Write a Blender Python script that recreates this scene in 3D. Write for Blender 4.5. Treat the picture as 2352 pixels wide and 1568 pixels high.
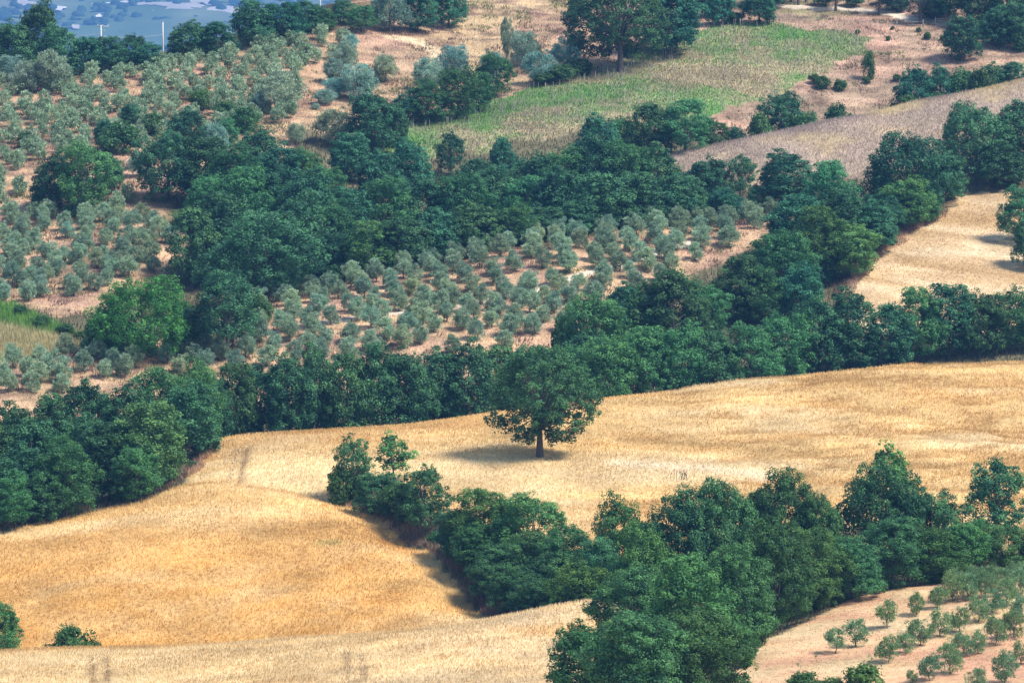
import bpy, math, random
import numpy as np
from mathutils import Vector

for o in list(bpy.data.objects):
    bpy.data.objects.remove(o, do_unlink=True)
scene = bpy.context.scene
COL = scene.collection
rng = np.random.default_rng(11)
R = math.radians

# ------------------------------------------------------------------ camera
CAMZ = 100.0
PITCH = 7.0
F, CX, CY = 11540.0, 1176.0, 784.0            # focal length and centre, in units of a 2352 x 1568 picture
cam_data = bpy.data.cameras.new('camera')
cam_data.sensor_width = 36.0
cam_data.lens = 36.0 * F / 2352.0
cam_data.clip_start = 1.0
cam_data.clip_end = 40000.0
cam = bpy.data.objects.new('camera', cam_data)
COL.objects.link(cam)
cam.location = (0, 0, CAMZ)
cam.rotation_euler = (R(90 - PITCH), 0, 0)
scene.camera = cam

# ------------------------------------------------------------------ sky, sun, exposure
SUN_ELEV, SUN_AZ = 55.0, 110.0                # azimuth clockwise from +Y (the view direction)
world = bpy.data.worlds.new('World')
scene.world = world
world.use_nodes = True
wn = world.node_tree.nodes
wn.clear()
sky = wn.new('ShaderNodeTexSky')
sky.sky_type = 'NISHITA'
sky.sun_disc = False
sky.sun_elevation = R(SUN_ELEV)
sky.sun_rotation = R(SUN_AZ)
sky.air_density = 1.3
sky.dust_density = 0.6
sky.ozone_density = 3.0
bg = wn.new('ShaderNodeBackground')
bg.inputs['Strength'].default_value = 0.14
wo = wn.new('ShaderNodeOutputWorld')
world.node_tree.links.new(sky.outputs[0], bg.inputs[0])
world.node_tree.links.new(bg.outputs[0], wo.inputs[0])

sun_data = bpy.data.lights.new('sun', 'SUN')
sun_data.energy = 5.0
sun_data.angle = R(16.0)
sun_data.color = (1.0, 0.94, 0.86)
sun = bpy.data.objects.new('sun', sun_data)
COL.objects.link(sun)
sdir = Vector((math.sin(R(SUN_AZ)) * math.cos(R(SUN_ELEV)), math.cos(R(SUN_AZ)) * math.cos(R(SUN_ELEV)), math.sin(R(SUN_ELEV))))
sun.rotation_euler = sdir.to_track_quat('Z', 'Y').to_euler()
sun.location = (200, 300, 400)

scene.view_settings.view_transform = 'Standard'
scene.view_settings.look = 'None'
scene.view_settings.gamma = 1.0
scene.view_settings.exposure = 0.47
scene.view_settings.use_curve_mapping = False
scene.cycles.max_bounces = 4
scene.cycles.diffuse_bounces = 2
scene.cycles.glossy_bounces = 1
scene.cycles.transmission_bounces = 3
scene.cycles.volume_bounces = 0
scene.cycles.use_denoising = True
scene.cycles.sample_clamp_indirect = 6.0

# ------------------------------------------------------------------ small helpers
_cp, _sp = math.cos(R(PITCH)), math.sin(R(PITCH))


def ray_point(u, v, Y):
    """world point at distance Y (along +Y) on the sight line through (u, v)"""
    a, b = (u - CX) / F, (CY - v) / F
    dy = _cp + b * _sp
    dz = -_sp + b * _cp
    t = Y / dy
    return np.array([a * t, Y, CAMZ + dz * t])


def to_u(x, y, z):
    d = y * _cp - (z - CAMZ) * _sp
    return CX + F * x / d


def x_at(u, Y, z=10.0):
    d = Y * _cp - (z - CAMZ) * _sp
    return (u - CX) / F * d


def wave(x, y, s, seed):
    """smooth cheap noise, about -1..1"""
    r = np.random.default_rng(seed)
    out = 0
    for k in range(5):
        a = r.uniform(0, 6.283)
        f = (0.7 + 0.35 * k) / s
        out = out + np.sin(6.283 * f * (x * math.cos(a) + y * math.sin(a)) + r.uniform(0, 6.28) + 0.8 * np.sin(x / s * 1.7 + k)) * (0.42 - 0.04 * k)
    return out


_LAT = {}


def vnoise(x, y, s, seed, octaves=3):
    """fractal value noise, about -1..1"""
    out, amp, tot = 0.0, 1.0, 0.0
    for k in range(octaves):
        key = seed * 10 + k
        if key not in _LAT: _LAT[key] = np.random.default_rng(key + 999).uniform(-1, 1, (257, 257))
        T = _LAT[key]
        fx = np.asarray(x) / s + 1000.37 * (k + 1); fy = np.asarray(y) / s + 517.71 * (k + 1)
        ix = np.floor(fx).astype(int); iy = np.floor(fy).astype(int)
        tx = fx - ix; ty = fy - iy
        tx = tx * tx * (3 - 2 * tx); ty = ty * ty * (3 - 2 * ty)
        ix &= 255; iy &= 255
        v = (T[iy, ix] * (1 - tx) + T[iy, ix + 1] * tx) * (1 - ty) + (T[iy + 1, ix] * (1 - tx) + T[iy + 1, ix + 1] * tx) * ty
        out = out + amp * v; tot += amp * .55
        amp *= .6; s *= .48
    return out / tot


def in_poly(px, py, poly):
    px = np.asarray(px); py = np.asarray(py)
    inside = np.zeros(px.shape, bool)
    n = len(poly)
    j = n - 1
    for i in range(n):
        xi, yi = poly[i]; xj, yj = poly[j]
        if yi != yj:
            c = ((yi > py) != (yj > py)) & (px < (xj - xi) * (py - yi) / (yj - yi) + xi)
            inside ^= c
        j = i
    return inside


def mesh_from(name, verts, faces, smooth=False):
    """numpy verts (n,3), faces (m,k) -> mesh"""
    verts = np.ascontiguousarray(verts, np.float32)
    faces = np.ascontiguousarray(faces, np.int32)
    me = bpy.data.meshes.new(name)
    m, k = faces.shape
    me.vertices.add(len(verts))
    me.vertices.foreach_set('co', verts.ravel())
    me.loops.add(m * k)
    me.loops.foreach_set('vertex_index', faces.ravel())
    me.polygons.add(m)
    me.polygons.foreach_set('loop_start', np.arange(0, m * k, k, dtype=np.int32))
    me.polygons.foreach_set('loop_total', np.full(m, k, np.int32))
    if smooth:
        me.polygons.foreach_set('use_smooth', np.ones(m, bool))
    me.update(calc_edges=True)
    me.validate()
    return me


def face_colour(me, rgb):
    a = me.attributes.new('col', 'FLOAT_COLOR', 'FACE')
    c = np.ones((len(rgb), 4), np.float32); c[:, :3] = rgb
    a.data.foreach_set('color', c.ravel())


def point_colour(me, rgb):
    a = me.attributes.new('col', 'FLOAT_COLOR', 'POINT')
    c = np.ones((len(rgb), 4), np.float32); c[:, :3] = rgb
    a.data.foreach_set('color', c.ravel())


def face_tint(me, t):
    a = me.attributes.new('tint', 'FLOAT', 'FACE')
    a.data.foreach_set('value', np.ascontiguousarray(t, np.float32))


def link(name, data, parent=None, mat=None):
    o = bpy.data.objects.new(name, data)
    COL.objects.link(o)
    if parent is not None:
        o.parent = parent
    if mat is not None and data is not None and not data.materials:
        data.materials.append(mat)
    return o


def tag(o, label=None, cat=None, group=None, kind=None):
    if label: o['label'] = label
    if cat: o['category'] = cat
    if group: o['group'] = group
    if kind: o['kind'] = kind
    return o


def box_mesh(name, boxes):
    """boxes: list of (cx,cy,cz,sx,sy,sz) -> one mesh"""
    V, Fc = [], []
    for (cx, cy, cz, sx, sy, sz) in boxes:
        b = len(V)
        for dz in (-.5, .5):
            for dy in (-.5, .5):
                for dx in (-.5, .5):
                    V.append((cx + dx * sx, cy + dy * sy, cz + dz * sz))
        for q in ((0, 2, 3, 1), (4, 5, 7, 6), (0, 1, 5, 4), (2, 6, 7, 3), (0, 4, 6, 2), (1, 3, 7, 5)):
            Fc.append([b + i for i in q])
    return mesh_from(name, np.array(V), np.array(Fc))


def tube(pts, rad, sides=7, jit=0.0, r=None):
    pts = np.asarray(pts, float); n = len(pts)
    V = []
    for i in range(n):
        d = pts[min(i + 1, n - 1)] - pts[max(i - 1, 0)]
        d = d / (np.linalg.norm(d) + 1e-9)
        ref = np.array([1., 0, 0]) if abs(d[0]) < .8 else np.array([0, 1., 0])
        s = np.cross(d, ref); s /= np.linalg.norm(s)
        t = np.cross(d, s)
        for k in range(sides):
            a = 6.2832 * k / sides
            rr = rad[i] * (1 + (r.uniform(-jit, jit) if r is not None else 0))
            V.append(pts[i] + rr * (math.cos(a) * s + math.sin(a) * t))
    Fc = []
    for i in range(n - 1):
        for k in range(sides):
            a = i * sides + k; b = i * sides + (k + 1) % sides
            Fc.append((a, b, b + sides, a + sides))
    V.append(pts[-1]); tip = len(V) - 1
    for k in range(sides):
        Fc.append(((n - 1) * sides + k, (n - 1) * sides + (k + 1) % sides, tip, tip))
    return np.array(V), Fc


def tubes_mesh(name, tl):
    V, Fc, b = [], [], 0
    for v, f in tl:
        V.append(v)
        Fc += [tuple(i + b for i in q) for q in f]
        b += len(v)
    V = np.concatenate(V)
    me = bpy.data.meshes.new(name)
    me.from_pydata([tuple(p) for p in V], [], [tuple(dict.fromkeys(q)) for q in Fc])
    me.polygons.foreach_set('use_smooth', np.ones(len(me.polygons), bool))
    me.update()
    return me


NUMS = ['zeroth', 'first', 'second', 'third', 'fourth', 'fifth', 'sixth', 'seventh', 'eighth', 'ninth', 'tenth', 'eleventh', 'twelfth',
        'thirteenth', 'fourteenth', 'fifteenth', 'sixteenth', 'seventeenth', 'eighteenth', 'nineteenth', 'twentieth']


def nth(n):
    if n < len(NUMS): return NUMS[n]
    suf = 'th' if 10 <= n % 100 <= 20 else {1: 'st', 2: 'nd', 3: 'rd'}.get(n % 10, 'th')
    return '%d%s' % (n, suf)


# ------------------------------------------------------------------ materials
def new_mat(name):
    m = bpy.data.materials.new(name)
    m.use_nodes = True
    nt = m.node_tree
    nt.nodes.clear()
    return m, nt, nt.nodes, nt.links


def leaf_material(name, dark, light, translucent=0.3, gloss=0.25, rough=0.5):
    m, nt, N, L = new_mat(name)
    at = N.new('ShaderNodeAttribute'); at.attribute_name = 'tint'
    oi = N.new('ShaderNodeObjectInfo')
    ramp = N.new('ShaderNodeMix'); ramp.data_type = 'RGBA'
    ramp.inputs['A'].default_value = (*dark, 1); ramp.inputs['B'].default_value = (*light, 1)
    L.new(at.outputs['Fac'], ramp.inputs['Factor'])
    mul = N.new('ShaderNodeMix'); mul.data_type = 'RGBA'; mul.blend_type = 'MULTIPLY'; mul.inputs['Factor'].default_value = 1
    L.new(ramp.outputs['Result'], mul.inputs['A']); L.new(oi.outputs['Color'], mul.inputs['B'])
    p = N.new('ShaderNodeBsdfPrincipled')
    p.inputs['Roughness'].default_value = rough
    p.inputs['Specular IOR Level'].default_value = gloss
    L.new(mul.outputs['Result'], p.inputs['Base Color'])
    tr = N.new('ShaderNodeBsdfTranslucent')
    warm = N.new('ShaderNodeMix'); warm.data_type = 'RGBA'; warm.blend_type = 'MULTIPLY'; warm.inputs['Factor'].default_value = 1
    warm.inputs['B'].default_value = (1.3, 1.25, 0.7, 1)
    L.new(mul.outputs['Result'], warm.inputs['A']); L.new(warm.outputs['Result'], tr.inputs['Color'])
    mx = N.new('ShaderNodeMixShader'); mx.inputs[0].default_value = translucent
    L.new(p.outputs[0], mx.inputs[1]); L.new(tr.outputs[0], mx.inputs[2])
    out = N.new('ShaderNodeOutputMaterial'); L.new(mx.outputs[0], out.inputs['Surface'])
    return m


def noise_material(name, c1, c2, scale, rough=0.9, bump=0.3, detail=6):
    m, nt, N, L = new_mat(name)
    tc = N.new('ShaderNodeTexCoord')
    no = N.new('ShaderNodeTexNoise'); no.inputs['Scale'].default_value = scale; no.inputs['Detail'].default_value = detail
    L.new(tc.outputs['Object'], no.inputs['Vector'])
    mix = N.new('ShaderNodeMix'); mix.data_type = 'RGBA'
    mix.inputs['A'].default_value = (*c1, 1); mix.inputs['B'].default_value = (*c2, 1)
    L.new(no.outputs['Fac'], mix.inputs['Factor'])
    p = N.new('ShaderNodeBsdfPrincipled'); p.inputs['Roughness'].default_value = rough
    p.inputs['Specular IOR Level'].default_value = 0.2
    L.new(mix.outputs['Result'], p.inputs['Base Color'])
    b = N.new('ShaderNodeBump'); b.inputs['Strength'].default_value = bump; b.inputs['Distance'].default_value = 0.1
    L.new(no.outputs['Fac'], b.inputs['Height']); L.new(b.outputs[0], p.inputs['Normal'])
    out = N.new('ShaderNodeOutputMaterial'); L.new(p.outputs[0], out.inputs['Surface'])
    return m


def ground_material(name, fine=1.6, coarse=0.12, amount=0.45, bump=0.5):
    """painted by the 'col' attribute, broken up by two scales of noise in world space"""
    m, nt, N, L = new_mat(name)
    at = N.new('ShaderNodeAttribute'); at.attribute_name = 'col'
    ge = N.new('ShaderNodeNewGeometry')
    n1 = N.new('ShaderNodeTexNoise'); n1.inputs['Scale'].default_value = fine; n1.inputs['Detail'].default_value = 5; n1.inputs['Roughness'].default_value = .65
    n2 = N.new('ShaderNodeTexNoise'); n2.inputs['Scale'].default_value = coarse; n2.inputs['Detail'].default_value = 4
    L.new(ge.outputs['Position'], n1.inputs['Vector']); L.new(ge.outputs['Position'], n2.inputs['Vector'])
    add = N.new('ShaderNodeMath'); add.operation = 'ADD'
    L.new(n1.outputs['Fac'], add.inputs[0]); L.new(n2.outputs['Fac'], add.inputs[1])
    mr = N.new('ShaderNodeMapRange')
    mr.inputs['From Min'].default_value = 0.6; mr.inputs['From Max'].default_value = 1.4
    mr.inputs['To Min'].default_value = 1 - amount; mr.inputs['To Max'].default_value = 1 + amount
    L.new(add.outputs[0], mr.inputs['Value'])
    vm = N.new('ShaderNodeVectorMath'); vm.operation = 'SCALE'
    L.new(at.outputs['Color'], vm.inputs[0]); L.new(mr.outputs[0], vm.inputs['Scale'])
    p = N.new('ShaderNodeBsdfPrincipled'); p.inputs['Roughness'].default_value = 0.95; p.inputs['Specular IOR Level'].default_value = 0.1
    L.new(vm.outputs[0], p.inputs['Base Color'])
    b = N.new('ShaderNodeBump'); b.inputs['Strength'].default_value = bump; b.inputs['Distance'].default_value = 0.25
    L.new(n1.outputs['Fac'], b.inputs['Height']); L.new(b.outputs[0], p.inputs['Normal'])
    out = N.new('ShaderNodeOutputMaterial'); L.new(p.outputs[0], out.inputs['Surface'])
    return m


def blade_material(name, translucent=0.35):
    m, nt, N, L = new_mat(name)
    at = N.new('ShaderNodeAttribute'); at.attribute_name = 'col'
    d = N.new('ShaderNodeBsdfDiffuse'); L.new(at.outputs['Color'], d.inputs['Color'])
    t = N.new('ShaderNodeBsdfTranslucent'); L.new(at.outputs['Color'], t.inputs['Color'])
    mx = N.new('ShaderNodeMixShader'); mx.inputs[0].default_value = translucent
    L.new(d.outputs[0], mx.inputs[1]); L.new(t.outputs[0], mx.inputs[2])
    out = N.new('ShaderNodeOutputMaterial'); L.new(mx.outputs[0], out.inputs['Surface'])
    return m


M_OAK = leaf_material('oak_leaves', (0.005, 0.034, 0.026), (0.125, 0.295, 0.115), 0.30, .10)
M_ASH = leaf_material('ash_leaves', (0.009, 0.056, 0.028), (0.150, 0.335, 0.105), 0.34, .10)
M_OLIVE = leaf_material('olive_leaves', (0.075, 0.150, 0.088), (0.490, 0.630, 0.440), 0.28, 0.15)
M_YOLIVE = leaf_material('young_olive_leaves', (0.055, 0.130, 0.055), (0.300, 0.460, 0.230), 0.25, 0.12)
M_BUSH = leaf_material('bush_leaves', (0.025, 0.075, 0.020), (0.090, 0.190, 0.045), 0.3)
M_PINE = leaf_material('pine_needles', (0.015, 0.035, 0.022), (0.060, 0.095, 0.055), 0.1, 0.2)
M_BARK = noise_material('bark', (0.055, 0.045, 0.038), (0.16, 0.14, 0.125), 3.0, bump=0.6)
M_OBARK = noise_material('olive_bark', (0.09, 0.075, 0.06), (0.22, 0.19, 0.16), 5.0, bump=0.6)
M_GROUND = ground_material('dry_soil_and_straw')
M_FAR = ground_material('distant_land', 0.008, 0.002, 0.35, 0.1)
M_BLADE = blade_material('straw_blades')
M_GREENB = blade_material('green_blades', 0.3)
M_CONCRETE = noise_material('concrete', (0.50, 0.49, 0.46), (0.62, 0.61, 0.58), 2.0)
M_WOODP = noise_material('weathered_wood', (0.30, 0.26, 0.21), (0.48, 0.43, 0.36), 4.0)
M_METAL = noise_material('galvanised_steel', (0.35, 0.36, 0.37), (0.5, 0.5, 0.5), 5.0, rough=0.5)
M_WIRE = noise_material('wire', (0.35, 0.35, 0.36), (0.5, 0.5, 0.5), 5.0, rough=0.5)
M_WALL = noise_material('house_plaster', (0.55, 0.42, 0.33), (0.68, 0.54, 0.43), 1.2)
M_TILE = noise_material('roof_tile', (0.28, 0.13, 0.08), (0.42, 0.22, 0.13), 2.0)

# ------------------------------------------------------------------ terrain height
CP = [
    # near wheat strip
    (-400, 1568, 500), (0, 1568, 498), (600, 1568, 492), (1200, 1568, 484), (1500, 1568, 480),
    (-400, 1510, 532), (0, 1500, 530), (250, 1490, 528), (700, 1465, 523), (1000, 1440, 518), (1160, 1415, 515), (1390, 1383, 512),
    (-400, 1545, 549), (0, 1530, 547), (400, 1515, 543), (750, 1498, 539), (1000, 1478, 535), (1200, 1452, 532), (1400, 1425, 530),
    (-400, 1850, 432), (400, 1850, 428), (1176, 1850, 425), (2000, 1850, 422), (2800, 1850, 420),
    (-400, 1695, 462), (600, 1695, 458), (1500, 1695, 452),
    # valley field
    (-400, 1440, 560), (0, 1450, 557), (0, 1400, 563), (0, 1300, 575), (0, 1210, 587), (500, 1472, 550), (500, 1400, 557), (500, 1300, 568),
    (500, 1150, 590), (500, 1090, 602), (500, 1008, 627), (800, 1440, 548), (800, 1300, 565), (800, 1200, 581), (950, 1400, 552),
    (250, 1250, 576), (250, 1350, 564), (650, 1100, 602),
    (780, 1140, 594), (930, 1215, 579), (1010, 1270, 569), (1080, 1345, 558), (1160, 1415, 547),
    (1300, 1440, 545), (1600, 1435, 543), (2000, 1385, 543), (2352, 1345, 546), (2750, 1260, 556),
    (1000, 1060, 606), (1240, 1050, 606), (1100, 1130, 592), (1060, 1235, 574), (1300, 1200, 579), (1500, 1120, 593), (1600, 1250, 570),
    (1800, 1090, 598), (2000, 1000, 617), (2100, 1150, 585), (2352, 1050, 607), (2352, 940, 631), (1700, 960, 630), (1500, 1000, 619),
    (1000, 1000, 622), (2750, 1000, 620),
    (800, 985, 634), (1130, 950, 641), (1400, 915, 646), (1700, 880, 652), (2000, 845, 658), (2352, 830, 664), (2750, 830, 668),
    (150, 1183, 593), (340, 1140, 600), (440, 1085, 608), (490, 1030, 620), (-400, 1230, 580),
    (0, 1165, 612), (0, 1105, 632), (200, 1110, 626), (400, 1050, 642), (-400, 1120, 625),
    (600, 1040, 645), (900, 1012, 652), (1200, 977, 658), (1500, 942, 664), (1800, 907, 670), (2100, 872, 676), (2450, 855, 682),
    (900, 975, 666), (1500, 905, 678), (2100, 835, 692), (2600, 800, 700),
    # young orchard, lower corner
    (1700, 1490, 487), (1980, 1370, 508), (2170, 1340, 515), (2352, 1310, 521), (2750, 1290, 526), (1750, 1568, 473), (2050, 1568, 468), (2352, 1568, 464),
    (2200, 1450, 489), (2750, 1568, 460), (1500, 1480, 505),
    # middle grove
    (-400, 930, 662), (0, 905, 667), (100, 890, 671), (400, 830, 684), (700, 790, 692), (1000, 780, 694), (1250, 740, 702), (1450, 650, 723), (1640, 590, 738),
    (200, 800, 692), (450, 750, 704), (640, 690, 717), (830, 635, 729), (1150, 575, 743), (1450, 525, 755), (1780, 485, 765),
    (1000, 680, 717), (-400, 820, 688), (1850, 692, 722), (1750, 740, 712),
    # right field
    (1950, 660, 722), (2100, 670, 723), (2352, 645, 729), (2000, 600, 736), (2150, 500, 761), (2352, 460, 770), (2750, 440, 776), (2750, 640, 730),
    (2352, 550, 749),
    # lavender slope
    (1730, 372, 791), (1980, 388, 786), (2150, 303, 801), (2352, 252, 806), (1540, 361, 801), (1700, 325, 807), (1870, 285, 812), (2100, 235, 819),
    (2352, 185, 826), (2750, 150, 832), (1500, 360, 818), (1700, 368, 820), (1870, 335, 825), (2100, 290, 831), (2352, 232, 838), (2750, 180, 846),
    # woodland
    (700, 575, 760), (500, 560, 758), (640, 715, 729), (830, 668, 743), (1000, 630, 751), (1150, 602, 758), (1450, 552, 770), (1640, 525, 775), (1000, 510, 779), (1300, 470, 791), (1600, 460, 786), (1000, 335, 815), (1950, 450, 772),
    # left orchard
    (0, 740, 706), (100, 800, 694), (300, 800, 696), (0, 690, 722), (200, 680, 725), (-400, 700, 722), (100, 600, 745), (300, 600, 743), (380, 560, 751),
    (100, 500, 768), (100, 430, 785), (300, 420, 786), (400, 450, 777), (0, 330, 811), (300, 300, 818), (0, 250, 834), (0, 200, 849), (200, 180, 852),
    (400, 200, 845), (640, 250, 830), (600, 130, 866), (820, 80, 885), (700, 200, 848), (690, 280, 822), (-400, 450, 780), (-400, 250, 840),
    (0, 190, 880), (0, 235, 940), (300, 150, 874), (300, 150, 906), (300, 190, 965), (560, 92, 880), (560, 84, 906), (560, 130, 965), (-400, 200, 900),
    # dry top and vineyard
    (830, 120, 876), (1000, 180, 864), (1200, 200, 858), (1350, 150, 870), (1000, 60, 902), (1200, 20, 917), (830, 30, 906), (1340, 30, 917),
    (1420, 160, 867), (1100, 240, 846), (900, 340, 813), (1700, 65, 893), (1980, 85, 889), (1850, 180, 865), (1600, 250, 842), (1340, 290, 827),
    (2100, 100, 885), (2300, 80, 892), (2200, 40, 904), (2000, 30, 908), (1750, 30, 906), (2000, 160, 871), (2352, 140, 874), (2750, 100, 890),
    (1750, -25, 930), (2250, -25, 930), (1100, -20, 935), (800, 5, 935), (1176, 10, 1000), (2200, 5, 1000), (2750, 0, 960),
]
_P = np.array([ray_point(*c) for c in CP])
_S = 100.0


def _phi(r2):
    return np.where(r2 > 1e-12, 0.5 * r2 * np.log(np.maximum(r2, 1e-12)), 0.0)


def _fit():
    X = _P[:, :2] / _S; X = X - np.array([0, 7.0])
    n = len(X)
    d2 = ((X[:, None] - X[None]) ** 2).sum(-1)
    A = np.zeros((n + 3, n + 3))
    A[:n, :n] = _phi(d2) + np.eye(n) * 0.0006
    A[:n, n:] = np.c_[np.ones(n), X]; A[n:, :n] = A[:n, n:].T
    return X, np.linalg.solve(A, np.r_[_P[:, 2], 0, 0, 0])


_X, _W = _fit()


def _rbf(x, y):
    x = np.asarray(x, float); y = np.asarray(y, float)
    shp = x.shape
    q = np.c_[x.ravel() / _S, y.ravel() / _S - 7.0]
    out = np.empty(len(q))
    for i in range(0, len(q), 20000):
        b = q[i:i + 20000]
        d2 = ((b[:, None] - _X[None]) ** 2).sum(-1)
        out[i:i + 20000] = _phi(d2) @ _W[:-3] + _W[-3] + b @ _W[-2:]
    return out.reshape(shp)


_fy = [-9000, -60, 0, 30, 100, 200, 300, 420, 900, 985, 1200, 1600, 2300, 4000, 7000, 9000, 10500, 12500, 15000, 30000]
_fz = [60, 96, 98.2, 88, 60, 38, 20, 7, 42, 40, 0, -90, -210, -420, -580, -570, -420, -150, 20, 60]


def _far(x, y):
    z = np.interp(y, _fy, _fz)
    k = np.clip((y - 1800) / 2500, 0, 1)
    z = z + k * (40 * wave(x, y, 2400, 3) + 18 * wave(x, y, 800, 4))
    s = np.clip((np.abs(x) - 200) / 800, 0, 1)
    return z + s * 8 * wave(x, y, 600, 9) * np.clip((np.abs(y) - 50) / 200, 0, 1)


def _smooth(t):
    t = np.clip(t, 0, 1)
    return t * t * (3 - 2 * t)


FOLDS = [((430, 604), (785, 596), .7, 3.0), ((785, 596), (935, 579), 1.0, 3.5), ((935, 579), (1085, 558), 1.3, 4.0), ((1085, 558), (1160, 547), 1.3, 4.0),
         ((1430, 616), (1750, 609), .55, 3.0), ((1750, 609), (1990, 612), .55, 3.0), ((1750, 640), (2350, 622), .5, 4.0), ((620, 572), (820, 563), .35, 4.0)]


def height(x, y):
    x = np.asarray(x, float); y = np.asarray(y, float)
    ox = np.maximum(np.abs(x) - 135, 0); oy = np.maximum(np.maximum(430 - y, y - 975), 0)
    w = 1 - _smooth(np.hypot(ox, oy) / 140)
    z = np.zeros(x.shape)
    f = _far(x, y)
    m = w > 0
    z[~m] = f[~m]
    if m.any():
        xm, ym = x[m], y[m]
        lodged = _smooth((xm - 14 - .1 * (640 - ym)) / 14) * _smooth((ym - 575) / 12) * _smooth((668 - ym) / 10)
        r = _rbf(xm, ym) + 0.15 * vnoise(xm * .45, ym, 9, 5) + 0.34 * lodged * vnoise(xm * .6, ym, 3.6, 6, 2)
        for (ua, ya), (ub, yb), depth, wid in FOLDS:
            xa, xb = x_at(ua, ya), x_at(ub, yb)
            tt = np.clip(((xm - xa) * (xb - xa) + (ym - ya) * (yb - ya)) / ((xb - xa) ** 2 + (yb - ya) ** 2), 0, 1)
            dd = np.hypot(xm - xa - tt * (xb - xa), ym - ya - tt * (yb - ya))
            r = r - depth * np.exp(-(dd / wid) ** 2)
        z[m] = w[m] * r + (1 - w[m]) * f[m]
    return z


def ground(x, y):
    return float(height(np.array([x]), np.array([y]))[0])


def cast(u, v, y0=440.0, y1=1000.0):
    """first ground point on the sight line through (u, v) beyond y0"""
    Y = np.arange(y0, y1, 0.5)
    P = np.array([ray_point(u, v, t) for t in (y0, y1)])
    k = (Y - y0) / (y1 - y0)
    x = P[0, 0] + k * (P[1, 0] - P[0, 0]); z = P[0, 2] + k * (P[1, 2] - P[0, 2])
    g = height(x, Y)
    hit = np.nonzero(g >= z)[0]
    i = hit[0] if len(hit) else len(Y) - 1
    return x[i], Y[i], g[i]


def axis(lo, hi, step, far_lo, far_hi, grow=1.13):
    a = list(np.arange(lo, hi + 1e-6, step))
    s, p = step, a[-1]
    while p < far_hi:
        s *= grow; p += s; a.append(p)
    s, p = step, a[0]
    while p > far_lo:
        s *= grow; p -= s; a.insert(0, p)
    return np.array(a)


GX = axis(-112, 112, 0.9, -9000, 9000, 1.09)
GY = axis(458, 948, 0.9, -2500, 16000, 1.045)
GXX, GYY = np.meshgrid(GX, GY)
GZ = height(GXX, GYY)


def gz(x, y):
    """bilinear height on the built grid"""
    i = np.clip(np.searchsorted(GX, x) - 1, 0, len(GX) - 2)
    j = np.clip(np.searchsorted(GY, y) - 1, 0, len(GY) - 2)
    tx = (x - GX[i]) / (GX[i + 1] - GX[i]); ty = (y - GY[j]) / (GY[j + 1] - GY[j])
    return (GZ[j, i] * (1 - tx) * (1 - ty) + GZ[j, i + 1] * tx * (1 - ty) + GZ[j + 1, i] * (1 - tx) * ty + GZ[j + 1, i + 1] * tx * ty)


# ------------------------------------------------------------------ zones of the ground, as plans in (bearing, distance)
Z_HILL, Z_WHEATN, Z_WHEATV, Z_YOUNG, Z_GROVE, Z_BANK, Z_LEFT, Z_DRY, Z_VINE, Z_RDRY, Z_LAV, Z_WHEATR, Z_TRACK, Z_UNDER, Z_FAR = range(15)
POLY = [
    (Z_WHEATN, [(-1500, 300), (1330, 300), (1330, 470), (1400, 490), (1425, 512), (1405, 525), (1160, 529), (700, 538), (0, 546), (-1500, 549)]),
    (Z_WHEATV, [(-1500, 547), (0, 545), (700, 537), (1150, 533), (1150, 547), (1070, 559), (1000, 570), (920, 580), (775, 596), (800, 601), (900, 599),
                (1040, 582), (1120, 574), (1400, 564), (1700, 562), (2400, 566), (3200, 566), (3200, 674), (2352, 670), (2000, 664), (1700, 658),
                (1400, 652), (1130, 647), (800, 640), (495, 632), (480, 618), (430, 606), (340, 598), (150, 591), (0, 585), (-1500, 580)]),
    (Z_YOUNG, [(1640, 300), (3200, 300), (3200, 528), (2352, 522), (2170, 517), (1980, 510), (1770, 493), (1700, 482), (1640, 465)]),
    (Z_LAV, [(1530, 796), (1730, 786), (1980, 779), (2150, 794), (2352, 800), (3200, 810), (3200, 838), (2352, 831), (2100, 824), (1870, 817), (1700, 812), (1530, 804)]),
    (Z_VINE, [(850, 808), (1050, 810), (1330, 822), (1600, 838), (1700, 846), (1850, 866), (1980, 880), (1985, 890), (1700, 897), (1500, 884), (1420, 868), (1100, 847), (950, 827)]),
    (Z_RDRY, [(1400, 868), (1600, 838), (1750, 824), (1900, 829), (2100, 835), (2400, 843), (3200, 850), (3200, 935), (1400, 935)]),
    (Z_DRY, [(830, 880), (770, 838), (700, 822), (790, 808), (900, 826), (1100, 847), (1420, 868), (1440, 880), (1400, 935), (780, 935), (770, 905)]),
    (Z_LEFT, [(-1500, 721), (0, 721), (130, 711), (220, 714), (390, 735), (430, 760), (410, 778), (460, 790), (650, 800), (700, 822), (770, 838), (835, 880), (800, 893),
              (600, 874), (400, 862), (200, 856), (-1500, 856)]),
    (Z_BANK, [(-1500, 690), (0, 685), (180, 690), (215, 698), (120, 708), (0, 720), (-1500, 722)]),
    (Z_GROVE, [(-1500, 640), (0, 648), (300, 660), (700, 674), (1250, 684), (1340, 700), (1450, 715), (1640, 733), (1790, 752), (1810, 769), (1450, 758), (1150, 746),
               (830, 732), (640, 720), (450, 707), (200, 694), (0, 686), (-1500, 686)]),
    (Z_WHEATR, [(1930, 706), (3200, 712), (3200, 778), (2352, 774), (2210, 770), (2150, 763), (2000, 738), (1945, 722)]),
]
TRACKS = []
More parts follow.
